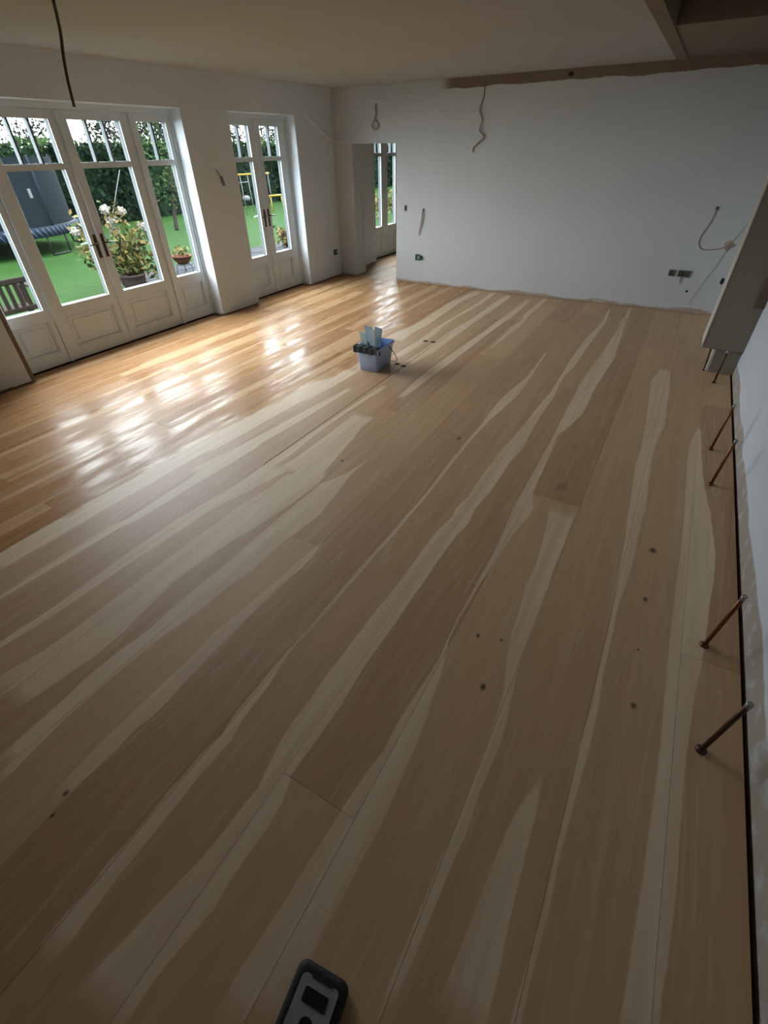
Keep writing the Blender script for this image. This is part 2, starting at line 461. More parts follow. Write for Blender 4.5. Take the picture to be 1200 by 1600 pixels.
SAPWOOD = [
([(0.42,0.467),(0.56,0.476),(0.75,0.483),(0.98,0.492),(1.26,0.497),(1.40,0.498),(1.62,0.496),(1.88,0.493),(2.19,0.492),(2.57,0.502),(2.86,0.502),(3.39,0.492),(3.71,0.484),(4.04,0.492),(4.35,0.535)],
  [(0.48,0.562),(0.71,0.581),(0.97,0.585),(1.31,0.591),(1.40,0.596),(1.57,0.605),(1.75,0.624),(1.96,0.641),(2.25,0.659),(2.47,0.677),(2.67,0.680),(3.06,0.647),(3.11,0.647),(3.37,0.611),(3.76,0.581),(4.36,0.558)]),
([(0.28,0.207),(0.43,0.215),(0.59,0.220),(0.77,0.217),(0.96,0.223),(1.18,0.216),(1.29,0.227),(1.47,0.225),(1.68,0.223),(1.91,0.221),(2.16,0.216),(2.56,0.202),(2.86,0.182),(3.07,0.175),(3.43,0.153),(3.78,0.158),(4.36,0.139),(5.24,0.089),(5.59,0.139)],
  [(0.29,0.232),(0.42,0.235),(0.57,0.238),(0.74,0.235),(0.92,0.244),(1.12,0.254),(1.28,0.254),(1.46,0.249),(1.69,0.245),(1.97,0.243),(2.13,0.258),(2.49,0.270),(2.91,0.273),(2.91,0.279),(3.27,0.263),(3.65,0.248),(3.99,0.256),(4.26,0.290),(5.04,0.268),(5.78,0.237)]),
([(0.17,0.021),(0.37,0.031),(0.49,0.041),(0.64,0.050),(0.76,0.059),(0.93,0.108)],
  [(0.25,0.153),(0.42,0.146),(0.55,0.138),(0.68,0.132),(0.80,0.135),(0.94,0.121)]),
([(0.15,-0.119),(0.23,-0.118),(0.39,-0.116),(0.50,-0.109),(0.68,-0.107),(0.86,-0.108),(1.01,-0.113),(1.01,-0.107),(1.11,-0.113),(1.22,-0.119),(1.38,-0.163),(1.52,-0.187),(1.68,-0.194),(1.89,-0.220),(2.06,-0.209),(2.28,-0.230),(2.61,-0.269),(2.63,-0.287)],
  [(0.15,-0.090),(0.21,-0.084),(0.33,-0.077),(0.48,-0.073),(0.64,-0.065),(0.79,-0.070),(1.01,-0.061),(1.08,-0.067),(1.21,-0.078),(1.34,-0.100),(1.48,-0.102),(1.67,-0.102),(1.88,-0.103),(2.11,-0.114),(2.38,-0.115),(2.70,-0.116),(2.75,-0.114)]),
([(-0.14,-0.516),(0.03,-0.515),(0.21,-0.502),(0.35,-0.496),(0.48,-0.488),(0.60,-0.481),(0.75,-0.460),(0.83,-0.465),(0.97,-0.459),(1.11,-0.451),(1.25,-0.443),(1.37,-0.452),(1.50,-0.461),(1.63,-0.456),(1.81,-0.461),(2.01,-0.457),(2.28,-0.471),(2.50,-0.484),(2.71,-0.491),(2.98,-0.492),(3.29,-0.494),(3.59,-0.496),(3.79,-0.501),(4.26,-0.514),(4.86,-0.522),(5.61,-0.500),(6.64,-0.462),(7.96,-0.467)],
  [(-0.01,-0.346),(0.11,-0.346),(0.18,-0.347),(0.29,-0.347),(0.40,-0.343),(0.54,-0.339),(0.90,-0.361),(1.02,-0.378),(1.15,-0.397),(1.28,-0.422),(1.36,-0.442),(1.48,-0.451),(1.61,-0.445),(1.76,-0.444),(1.92,-0.427),(2.20,-0.416),(2.42,-0.390),(2.56,-0.361),(2.75,-0.420),(3.21,-0.442),(3.69,-0.467),(3.88,-0.415),(4.18,-0.368),(4.94,-0.372),(5.77,-0.333),(6.87,-0.393),(7.98,-0.426)]),
([(-0.32,-0.895),(-0.25,-0.892),(-0.16,-0.877),(-0.05,-0.859),(0.05,-0.837),(0.15,-0.821),(0.29,-0.814),(0.40,-0.807),(0.53,-0.838),(0.64,-0.851),(0.96,-0.853),(1.12,-0.852),(1.30,-0.851),(1.51,-0.839),(1.74,-0.837),(2.03,-0.840),(2.27,-0.811),(2.31,-0.829),(2.54,-0.801),(2.91,-0.809),(3.27,-0.797),(3.65,-0.772),(4.08,-0.760),(4.51,-0.734),(5.00,-0.743),(5.48,-0.760),(6.30,-0.760),(7.14,-0.698),(7.90,-0.721)],
  [(-0.25,-0.717),(-0.19,-0.720),(-0.07,-0.709),(0.04,-0.685),(0.17,-0.695),(0.26,-0.689),(0.40,-0.692),(0.47,-0.689),(0.48,-0.722),(0.65,-0.720),(0.82,-0.713),(0.98,-0.725),(1.13,-0.727),(1.30,-0.722),(1.49,-0.723),(1.69,-0.718),(1.90,-0.723),(2.13,-0.709),(2.23,-0.693),(2.38,-0.705),(2.46,-0.705),(2.69,-0.684),(3.08,-0.683),(3.34,-0.662),(3.87,-0.686),(4.38,-0.680),(4.95,-0.710),(5.30,-0.677),(6.00,-0.676),(7.16,-0.647),(7.91,-0.694)]),
([(-0.19,-1.092),(-0.14,-1.085),(-0.03,-1.093),(0.08,-1.086),(0.21,-1.094),(0.33,-1.089),(0.45,-1.096),(0.48,-1.072),(0.56,-1.091),(0.73,-1.097),(0.84,-1.096),(0.96,-1.093),(1.11,-1.088),(1.43,-1.090),(1.82,-1.085),(2.40,-1.073),(2.84,-1.091),(3.29,-1.094),(3.66,-1.098),(4.04,-1.112),(4.44,-1.094),(4.78,-1.041),(5.59,-1.063)],
  [(-0.24,-1.014),(-0.19,-1.012),(-0.10,-1.024),(-0.01,-1.030),(0.09,-1.031),(0.21,-1.030),(0.33,-1.037),(0.45,-1.024),(0.48,-1.027),(0.53,-1.043),(0.74,-1.056),(0.86,-1.077),(0.97,-1.083),(1.12,-1.073),(1.44,-1.069),(1.80,-1.059),(2.41,-1.054),(2.84,-1.063),(3.30,-1.070),(3.61,-1.060),(3.88,-1.037),(4.26,-0.997),(4.64,-1.001),(5.56,-1.043)]),
([(0.04,-1.476),(0.16,-1.479),(0.22,-1.490),(0.26,-1.462),(0.32,-1.485),(0.43,-1.488),(0.56,-1.482),(0.68,-1.476),(0.83,-1.488),(0.96,-1.471),(1.11,-1.464),(1.27,-1.444),(1.45,-1.435),(1.62,-1.418)],
  [(0.01,-1.422),(0.10,-1.413),(0.20,-1.404),(0.27,-1.405),(0.33,-1.413),(0.37,-1.397),(0.48,-1.396),(0.61,-1.404),(0.92,-1.403),(1.08,-1.403),(1.25,-1.402),(1.44,-1.380),(1.61,-1.396)]),
([(-0.03,-1.799),(0.08,-1.798),(0.20,-1.806),(0.28,-1.808),(0.36,-1.819),(0.43,-1.820),(0.54,-1.816),(0.67,-1.792),(0.81,-1.797),(0.98,-1.805),(1.13,-1.799),(1.29,-1.793),(1.49,-1.800),(1.65,-1.803),(1.89,-1.798),(2.10,-1.787),(2.16,-1.792),(2.32,-1.718),(2.55,-1.672)],
  [(-0.02,-1.687),(0.09,-1.707),(0.19,-1.709),(0.29,-1.720),(0.39,-1.713),(0.52,-1.707),(0.68,-1.703),(0.85,-1.667),(0.99,-1.656),(1.11,-1.654),(1.29,-1.620),(1.49,-1.630),(1.66,-1.603),(1.87,-1.587),(2.13,-1.624),(2.41,-1.666),(2.62,-1.661)]),
([(0.17,-2.180),(0.26,-2.163),(0.35,-2.145),(0.50,-2.129),(0.66,-2.132),(0.82,-2.131),(0.96,-2.138),(1.19,-2.134),(1.33,-2.134),(1.53,-2.117),(1.74,-2.125),(1.92,-2.088),(2.14,-2.084),(2.24,-2.052)],
  [(0.05,-1.950),(0.15,-1.934),(0.26,-1.918),(0.36,-1.905),(0.46,-1.893),(0.60,-1.894),(0.72,-1.912),(0.85,-1.933),(0.99,-1.953),(1.17,-1.934),(1.41,-1.903),(1.57,-1.871),(1.67,-1.857),(1.90,-1.826),(2.18,-1.808),(2.41,-1.858),(2.63,-1.861)]),
([(0.27,-2.383),(0.43,-2.377),(0.59,-2.371),(0.79,-2.380),(1.01,-2.390),(1.24,-2.383),(1.41,-2.385),(1.47,-2.370),(1.72,-2.347),(2.06,-2.318),(2.38,-2.314)],
  [(0.25,-2.342),(0.35,-2.329),(0.56,-2.313),(0.81,-2.310),(1.08,-2.291),(1.32,-2.279),(1.40,-2.269),(1.61,-2.258),(1.80,-2.200),(1.98,-2.165),(2.17,-2.119)]),
([(0.44,-2.713),(0.68,-2.721),(0.92,-2.716),(1.10,-2.725),(1.22,-2.680),(1.58,-2.687),(1.97,-2.672),(2.44,-2.654)],
  [(0.42,-2.680),(0.65,-2.669),(0.91,-2.655),(1.12,-2.644),(1.24,-2.610),(1.51,-2.603),(1.89,-2.582),(2.33,-2.557)]),
([(0.61,-3.041),(0.87,-3.052),(1.16,-3.042),(1.41,-3.051),(1.66,-3.065),(1.96,-3.034),(2.32,-3.028),(2.80,-2.982)],
  [(0.62,-2.915),(0.93,-2.909),(1.23,-2.912),(1.56,-2.891),(1.86,-2.892),(2.16,-2.867),(2.61,-2.810)]),
([(4.98,-2.961),(5.46,-2.997),(5.72,-2.943),(5.89,-2.911),(6.59,-2.921),(7.12,-2.949),(7.96,-2.852)],
  [(5.22,-2.754),(5.57,-2.773),(5.90,-2.744),(6.48,-2.770),(7.15,-2.799),(7.96,-2.738)]),
([(4.73,-2.596),(5.39,-2.567),(5.89,-2.599),(6.39,-2.584),(7.17,-2.546),(8.04,-2.573)],
  [(4.66,-2.496),(5.03,-2.478),(5.64,-2.485),(5.93,-2.523),(6.51,-2.534),(7.31,-2.470),(8.07,-2.503)]),
([(4.61,-2.368),(5.09,-2.359),(5.78,-2.365),(6.52,-2.323),(7.27,-2.331),(7.98,-2.313)],
  [(4.54,-2.291),(4.98,-2.221),(5.56,-2.227),(6.32,-2.221),(7.13,-2.207),(7.98,-2.205)]),
([(3.74,-2.001),(4.36,-2.042),(4.90,-2.024),(5.54,-2.003),(6.13,-1.969),(6.89,-1.955),(7.88,-1.944)],
  [(3.77,-1.946),(4.21,-1.937),(4.74,-1.912),(5.39,-1.904),(6.02,-1.886),(6.85,-1.850),(7.93,-1.855)]),
([(5.50,-1.683),(6.41,-1.714),(6.68,-1.663),(7.08,-1.736),(8.04,-1.708)],
  [(5.48,-1.665),(6.19,-1.644),(6.54,-1.621),(7.01,-1.652),(8.06,-1.648)]),
([(2.16,-3.104),(2.45,-3.032),(2.97,-3.051),(3.53,-3.004),(4.04,-2.981)],
  [(1.94,-2.867),(2.14,-2.841),(2.61,-2.810),(3.11,-2.781),(3.60,-2.704),(4.12,-2.698)]),
([(1.85,-2.771),(2.04,-2.742),(2.47,-2.679),(3.15,-2.609),(3.71,-2.546)],
  [(1.75,-2.657),(1.97,-2.620),(2.40,-2.574),(3.10,-2.520),(3.65,-2.502)]),
([(1.96,-2.328),(2.52,-2.313),(3.19,-2.299),(4.01,-2.267)],
  [(2.04,-2.298),(2.28,-2.231),(2.69,-2.264),(3.13,-2.262),(3.85,-2.225)]),
([(2.27,-2.196),(2.35,-2.177),(2.74,-2.169),(3.22,-2.183)],
  [(2.13,-1.846),(2.31,-1.863),(2.60,-1.906),(3.05,-1.984),(3.53,-1.977)]),
]


# ================================================================ THE ROOM
def structure(name, mb, mats, label, parent=None):
    o = mb.build(name, mats, parent)
    return tag(o, label, None, None, 'structure')


# window wall (runs on past the opening into the next room)
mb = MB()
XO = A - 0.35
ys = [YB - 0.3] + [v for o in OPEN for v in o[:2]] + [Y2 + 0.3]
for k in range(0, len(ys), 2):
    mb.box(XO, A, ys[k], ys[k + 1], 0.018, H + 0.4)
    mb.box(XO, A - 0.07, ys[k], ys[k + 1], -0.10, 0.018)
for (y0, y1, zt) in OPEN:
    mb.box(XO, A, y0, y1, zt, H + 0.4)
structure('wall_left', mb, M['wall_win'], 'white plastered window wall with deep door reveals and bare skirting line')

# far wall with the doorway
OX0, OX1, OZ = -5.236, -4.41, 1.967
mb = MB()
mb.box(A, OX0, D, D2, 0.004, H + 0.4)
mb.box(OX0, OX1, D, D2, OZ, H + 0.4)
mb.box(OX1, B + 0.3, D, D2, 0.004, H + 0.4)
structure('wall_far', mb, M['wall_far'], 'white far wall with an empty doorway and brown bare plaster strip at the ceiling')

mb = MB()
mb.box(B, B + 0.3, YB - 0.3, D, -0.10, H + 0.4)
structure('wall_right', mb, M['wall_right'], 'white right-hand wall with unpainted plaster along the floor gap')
mb = MB()
mb.box(A, B, YB - 0.3, YB, 0.0, H + 0.4)
structure('wall_back', mb, M['wall_plain'], 'plain wall behind the viewer')
mb = MB()
mb.box(-2.6, -2.3, D2, Y2, 0.0, H + 0.4)
structure('wall_next_right', mb, M['wall_plain'], 'inner wall of the room beyond the doorway')
mb = MB()
mb.box(A, -2.3, Y2, Y2 + 0.3, 0.0, H + 0.4)
structure('wall_next_end', mb, M['wall_plain'], 'end wall of the room beyond the doorway')

# boxed-in pier on the right wall, its lower end cut away above the pipes
PX, PY = 0.445, 5.76
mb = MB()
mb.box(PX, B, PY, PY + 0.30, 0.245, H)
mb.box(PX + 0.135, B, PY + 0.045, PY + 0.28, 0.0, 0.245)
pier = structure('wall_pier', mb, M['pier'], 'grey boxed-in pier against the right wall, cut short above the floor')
mb = MB()
mb.bbox(PX - 0.012, PX, PY - 0.004, PY + 0.30, 0.27, H, 0.003)
mb.build('lit_side_face', M['pier_side_lit'], pier)  # side face towards the windows, its brightness painted in
mb = MB()
mb.bbox(0.72, B, PY - 0.02, PY, 0.66, H, 0.004)
mb.build('bare_plaster_panel', M['raw_dark'], pier)
mb = MB()
mb.bbox(PX + 0.105, PX + 0.135, PY + 0.05, PY + 0.12, 0.0, 0.24, 0.004)
mb.build('white_batten', M['batten'], pier)

# ceiling with the dropped beam edge and the dark bay on the right
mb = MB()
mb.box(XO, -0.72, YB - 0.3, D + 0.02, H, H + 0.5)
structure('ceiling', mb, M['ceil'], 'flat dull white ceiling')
mb = MB()
mb.box(-0.72, -0.61, YB - 0.3, D + 0.02, H - 0.014, H + 0.5)
structure('trim_1', mb, M['raw'], 'bare plaster beam edge running along the ceiling')
mb = MB()
mb.box(-0.61, B + 0.1, 5.92, D + 0.02, H, H + 0.5)
mb.box(-0.61, B + 0.1, YB - 0.3, 5.92, H + 0.24, H + 0.5)
structure('ceiling_bay', mb, M['raw'], 'unpainted brown ceiling bay with a raised recess beside the beam')
mb = MB()
mb.box(XO, -2.3, D2 - 0.02, Y2 + 0.3, H, H + 0.5)
structure('ceiling_next', mb, M['ceil'], 'ceiling of the room beyond the doorway')

# ---------------------------------------------------------------- floor
mb = MB()
mb.box(XO, B + 0.3, YB - 0.3, Y2 + 0.3, -0.10, -0.032)
floor = structure('floor', mb, M['subfloor'], 'wide ash floorboards, brown heartwood with pale sapwood bands, oiled near the windows')


def bx_eval(poly, yy):
    py = [q[0] for q in poly]
    px = [q[1] for q in poly]
    return np.interp(yy, py, px), py[0], py[-1]


ROW = {-1: [-1.2, 2.765, 5.74], -2: [-2.0, 0.483, 4.7], -5: [-1.5, 1.608, 5.2], -6: [-0.4, 3.45, 6.7],
       -7: [-1.7, 2.16, 5.9], 0: [-1.0, 6.3], 1: [-0.9, 7.1], 2: [-0.8, 1.83, 4.9], -3: [-1.4, 5.0],
       -4: [-0.9, 3.3, 6.9], -8: [0.1, 4.4], -9: [-0.7, 3.1, 6.3]}
edges = [(-18, -5.79)] + [(k, -0.106 + 0.325 * k) for k in range(-17, 3)] + [(3, 0.785)]
edges = [(k, -2.335 if k == -7 else e) for k, e in edges]


def make_board(x0, x1, y0, y1, traced):
    fine = 0.085 if (traced and y0 < 6) else 0.2
    n = max(2, int((y1 - y0) / fine))
    yy = np.linspace(y0, y1, n + 1)
    bands = []
    if traced:
        for (lp, rp) in SAPWOOD:
            l, a0, a1 = bx_eval(lp, yy)
            r, b0, b1 = bx_eval(rp, yy)
            s = ((yy >= max(a0, b0) - 0.03) & (yy <= min(a1, b1) + 0.03)).astype(float)
            lo = np.maximum(l, x0); hi = np.minimum(r, x1)
            area = float((np.maximum(hi - lo, 0) * s).sum())
            if area > 0.01:
                # out past the joint of this board the band simply runs on
                bands.append((area, l, r, s))
        bands.sort(key=lambda q: -q[0])
        bands = bands[:4]
    else:
        def wav(base, amp):
            w = np.full_like(yy, base)
            for j in range(4):
                w += amp / (j + 1) * math.sin(random.random() * 6) * np.sin(yy * (0.7 + 1.3 * j) * random.uniform(0.8, 1.3) + random.random() * 7)
            return w
        W = x1 - x0
        if random.random() < 0.8:
            bands.append((1, np.full_like(yy, x0 - 0.05), x0 + wav(W * random.uniform(0.05, 0.5), 0.022), np.ones_like(yy)))
        if random.random() < 0.65:
            bands.append((1, x1 - wav(W * random.uniform(0.02, 0.38), 0.022), np.full_like(yy, x1 + 0.05), np.ones_like(yy)))
        if random.random() < 0.35:
            c_ = x0 + W * random.uniform(0.3, 0.7)
            w_ = wav(0.012, 0.012)
            bands.append((1, c_ - w_, c_ + w_, np.ones_like(yy)))
    zt = random.uniform(-0.0004, 0.0)
    g = 0.0006
    vs, fs = [], []
    for v in yy:
        vs += [(x0 + g, v, zt), (x1 - g, v, zt)]
    vs[0] = (x0 + g, y0 + g, zt); vs[1] = (x1 - g, y0 + g, zt)
    vs[-2] = (x0 + g, y1 - g, zt); vs[-1] = (x1 - g, y1 - g, zt)
    m = len(vs)
    vs += [(x0 + g, y0 + g, -0.03), (x1 - g, y0 + g, -0.03), (x0 + g, y1 - g, -0.03), (x1 - g, y1 - g, -0.03)]
    for k in range(n):
        fs.append((2 * k, 2 * k + 1, 2 * k + 3, 2 * k + 2))
    fs.append((m, m + 1, 1, 0))
    fs.append((m + 3, m + 2, 2 * n, 2 * n + 1))
    fs.append([2 * k for k in range(n + 1)] + [m + 2, m])
    fs.append([2 * k + 1 for k in range(n, -1, -1)] + [m + 1, m + 3])
    b = MB(); b.add(vs, fs)
    o = b.build('floorboard', M['board'], floor)
    for k in range(4):
        at = o.data.attributes.new('band%d' % k, 'FLOAT_VECTOR', 'POINT')
        arr = np.zeros((len(vs), 3), np.float32)
        arr[:, :2] = 50.0
        if k < len(bands):
            _, l, r, s = bands[k]
            arr[0:m:2] = np.stack([l, r, s], 1); arr[1:m:2] = np.stack([l, r, s], 1)
            arr[m:m + 2] = (l[0], r[0], s[0]); arr[m + 2:] = (l[-1], r[-1], s[-1])
        at.data.foreach_set('vector', arr.ravel())
    return o


for i in range(len(edges) - 1):
    k, x0 = edges[i]
    x1 = edges[i + 1][1]
    yend = Y2 if x1 < -2.6 else D + 0.05
    traced = x0 > -3.1
    if k in ROW:
        js = list(ROW[k])
        while js[-1] < yend - 2.5: js.append(js[-1] + random.uniform(2.2, 3.6))
    else:
        js, v = [], YB + random.uniform(0.6, 3.2)
        while v < yend - 0.5:
            js.append(v); v += random.uniform(2.0, 4.2)
    js = [YB] + [j for j in js if YB + 0.3 < j < yend - 0.25] + [yend]
    for a_, b_ in zip(js[:-1], js[1:]):
        xx0 = x0 + 0.006 if (k == -7 and 1.9 < (a_ + b_) / 2 < 4.3) else x0
        make_board(xx0, x1, a_, b_, traced)

# ---------------------------------------------------------------- glazed doors
XI = A - 0.185          # inner face of the leaves
XT = XI - 0.062         # outer face


def lever(parent, yc, z, sgn):
    b = MB()
    b.bbox(XI, XI + 0.010, yc - 0.016, yc + 0.016, z - 0.125, z + 0.105, 0.003)
    b.tube([(XI, yc, z + 0.02), (XI + 0.05, yc, z + 0.02)], 0.009, 8)
    b.tube([(XI + 0.05, yc, z + 0.02), (XI + 0.055, yc + sgn * 0.05, z + 0.02), (XI + 0.05, yc + sgn * 0.11, z + 0.012)], [0.009, 0.008, 0.006], 8)
    tag(b.build('door_handle', M['handle'], parent), 'dark bronze lever handle on a long plate')
    b = MB()
    b.bbox(XT - 0.010, XT, yc - 0.016, yc + 0.016, z - 0.125, z + 0.105, 0.003)
    b.tube([(XT, yc, z + 0.02), (XT - 0.05, yc, z + 0.02), (XT - 0.055, yc + sgn * 0.05, z + 0.02), (XT - 0.05, yc + sgn * 0.11, z + 0.012)], [0.009, 0.009, 0.008, 0.006], 8)
    tag(b.build('outer_handle', M['steel'], parent), 'pale outer lever handle')


def leaf(root, kind, y0, y1, p0, p1, nb, hand=None):
    zb, zt = 0.022, 2.252
    z = [0.15, 0.48, 0.59, 1.78, 1.83, 2.18]
    b = MB()
    b.bbox(XT, XI, y0 + 0.002, p0, zb, zt, 0.003)
    b.bbox(XT, XI, p1, y1 - 0.002, zb, zt, 0.003)
    for (a_, c_) in ((zb, z[0]), (z[1], z[2]), (z[3], z[4]), (z[5], zt)):
        b.box(XT, XI - 0.001, p0, p1, a_, c_)
    lf = b.build(kind, M['joinery'], root)
    b = MB()
    b.box(XT + 0.008, XI - 0.026, p0, p1, z[0], z[1])
    b.bbox(XI - 0.034, XI - 0.022, p0 + 0.05, p1 - 0.05, z[0] + 0.05, z[1] - 0.05, 0.012)
    b.build('panel', M['joinery'], lf)
    b = MB()
    for (a_, c_) in ((z[0], z[0] + 0.016), (z[1] - 0.016, z[1])):
        b.bbox(XI - 0.03, XI - 0.004, p0, p1, a_, c_, 0.004)
    for (a_, c_) in ((p0, p0 + 0.016), (p1 - 0.016, p1)):
        b.bbox(XI - 0.03, XI - 0.004, a_, c_, z[0] + 0.016, z[1] - 0.016, 0.004)
    b.build('panel_moulding', M['joinery'], lf)
    b = MB(); b.box(XI - 0.018, XI - 0.014, p0, p1, z[2], z[3])
    b.build('glass_pane', M['glass'], lf)
    w = (p1 - p0) / (nb + 1)
    for k in range(nb + 1):
        b = MB()
        b.box(XI - 0.018, XI - 0.014, p0 + k * w + (0.011 if k else 0), p0 + (k + 1) * w - (0.011 if k < nb else 0), z[4], z[5])
        b.build('glass_pane', M['glass'], lf)
        if k:
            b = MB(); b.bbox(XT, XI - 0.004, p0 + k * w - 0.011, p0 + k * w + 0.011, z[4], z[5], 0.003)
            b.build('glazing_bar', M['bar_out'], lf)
    # putty bead outside the glass, its colour darkened against the sky light
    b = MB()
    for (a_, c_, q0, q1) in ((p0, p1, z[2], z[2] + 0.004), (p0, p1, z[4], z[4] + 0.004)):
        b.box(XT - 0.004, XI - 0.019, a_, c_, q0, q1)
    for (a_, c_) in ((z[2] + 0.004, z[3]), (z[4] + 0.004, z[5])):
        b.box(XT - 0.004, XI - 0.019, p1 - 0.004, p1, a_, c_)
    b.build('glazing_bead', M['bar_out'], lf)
    if hand: lever(lf, hand[0], 1.09, hand[1])
    return lf


def glazed_door(name, op, leaves, label):
    y0, y1, zt = op
    root = empty(name, (XI, (y0 + y1) / 2, 0.0), label, None, None, 'structure')
    b = MB()
    b.bbox(XT - 0.03, XI + 0.012, y0, y0 + 0.03, 0.02, zt, 0.004)
    b.bbox(XT - 0.03, XI + 0.012, y1 - 0.03, y1, 0.02, zt, 0.004)
    b.box(XT - 0.03, XI + 0.010, y0 + 0.03, y1 - 0.03, 2.254, zt)
    b.build('door_frame', M['joinery'], root)
    b = MB(); b.box(XO - 0.05, XI - 0.002, y0, y1, -0.10, 0.018)
    b.build('threshold', M['pot_brown'], root)
    for l in leaves:
        leaf(root, *l)
    return root


d1 = glazed_door('door_1', OPEN[0], [
    ('side_light', 2.31, 2.80, 2.37, 2.74, 1),
    ('door_leaf', 2.85, 3.627, 2.95, 3.53, 2, (3.585, -1)),
    ('door_leaf', 3.627, 4.44, 3.725, 4.325, 2, (3.675, 1)),
    ('side_light', 4.49, 5.00, 4.54, 4.94, 1)],
    'wide cream French doors with two glazed leaves and narrow side lights')
b = MB()
b.bbox(XT - 0.02, XI + 0.014, 2.80, 2.85, 0.02, 2.254, 0.004)
b.build('mullion', M['joinery'], d1)
b = MB()
b.bbox(XT - 0.02, XI + 0.014, 4.44, 4.49, 0.02, 2.254, 0.004)
b.build('mullion', M['joinery'], d1)
b = MB(); b.bbox(XI, XI + 0.020, 3.608, 3.646, 0.03, 2.25, 0.008)
b.build('meeting_strip', M['joinery'], d1)
d2 = glazed_door('door_2', OPEN[1], [
    ('door_leaf', 5.83, 6.46, 5.95, 6.34, 1, (6.415, -1)),
    ('door_leaf', 6.46, 7.13, 6.575, 6.965, 1, (6.505, 1))],
    'narrow pair of cream glazed doors between bare wall and corner')
b = MB(); b.bbox(XI, XI + 0.020, 6.441, 6.479, 0.03, 2.25, 0.008)
b.build('meeting_strip', M['joinery'], d2)
d3 = glazed_door('door_3', OPEN[2], [
    ('door_leaf', 9.49, 10.155, 9.70, 10.03, 1),
    ('door_leaf', 10.155, 10.87, 10.29, 10.63, 1)],
    'pair of glazed doors seen through the empty doorway')

# bare timber edge left of the wide doors
b = MB(); b.bbox(A - 0.02, A + 0.006, 2.245, 2.285, 0.0, 2.31, 0.004)
tag(b.build('trim_2', M['raw']), 'bare brown plaster edge beside the wide French doors', None, None, 'structure')

# ================================================================ THINGS IN THE ROOM
# ---- copper radiator tails along the right wall
PIPES = [((0.639, 1.363), (0.652, 1.345), 0.372, 'rusty copper pipe stub by the right wall, farthest of four from the pier', 1),
         ((0.637, 1.927), (0.652, 1.90), 0.372, 'rusty copper pipe stub by the right wall, third of four from the pier', 0),
         ((0.642, 3.468), (0.652, 3.43), 0.365, 'copper pipe stub by the right wall, second of four from the pier', 0),
         ((0.634, 4.015), (0.644, 3.97), 0.385, 'copper pipe stub by the right wall, closest of four to the pier', 0),
         ((0.640, 5.503), (0.642, 5.50), 0.31, 'copper pipe stub standing just in front of the cut-off pier', 1),
         ((0.548, 5.83), (0.530, 5.85), 0.235, 'short copper pipe under the cut-off end of the pier', 1)]
for (p0, p1, h, lab, dk) in PIPES:
    r = empty('radiator_pipe', (p0[0], p0[1], 0), lab, 'pipe', 'radiator pipes along the right wall')
    mt = M['copper_dark'] if dk else M['copper']
    b = MB(); b.tube([(p0[0], p0[1], 0.0), ((p0[0] + p1[0]) / 2, (p0[1] + p1[1]) / 2, h / 2), (p1[0], p1[1], h)], 0.0095, 12)
    pp = b.build('pipe', mt, r)
    b = MB(); b.lathe([(0.0, 0.0), (0.021, 0.0), (0.021, 0.006), (0.012, 0.014), (0.0, 0.014)], (p0[0], p0[1], 0.0), 14)
    b.build('floor_collar', mt, r)
    b = MB(); b.tube([(p1[0], p1[1], h - 0.012), (p1[0] + 0.001, p1[1] - 0.001, h + 0.012)], 0.0115, 10)
    b.build('end_cap', M['solder'] if h > 0.3 else mt, pp)

# ---- bucket with pads and paddles
BX0, BX1, BY0, BY1, BH = -2.712, -2.492, 4.165, 4.475, 0.255


def rrect(x0, x1, y0, y1, r, z, n=5):
    pts = []
    for (cx, cy, a0) in ((x1 - r, y1 - r, 0), (x0 + r, y1 - r, 90), (x0 + r, y0 + r, 180), (x1 - r, y0 + r, 270)):
        for k in range(n + 1):
            a_ = math.radians(a0 + 90 * k / n)
            pts.append((cx + r * math.cos(a_), cy + r * math.sin(a_), z))
    return pts


def loft(mb, rings, close_bottom=True, close_top=False, smooth=True, mi=0):
    n = len(rings[0])
    vs = [p_ for rg in rings for p_ in rg]
    fs = []
    for k in range(len(rings) - 1):
        for j in range(n):
            a_, b_ = k * n + j, k * n + (j + 1) % n
            fs.append((a_, b_, b_ + n, a_ + n))
    o = len(mb.v)
    mb.add(vs, fs, smooth, mi)
    if close_bottom: mb.f.append([o + j for j in range(n)][::-1]); mb.s.append(False); mb.m.append(mi)
    if close_top: mb.f.append([o + (len(rings) - 1) * n + j for j in range(n)]); mb.s.append(False); mb.m.append(mi)


bk = empty('bucket', ((BX0 + BX1) / 2, (BY0 + BY1) / 2, 0), 'lavender blue rectangular plastic bucket on the dry boards by the oil edge', 'bucket')


def ring_at(z, o=0.0):
    e = 0.028 * z / BH + o
    return rrect(BX0 - e, BX1 + e, BY0 - e, BY1 + e, 0.026 + o, z)


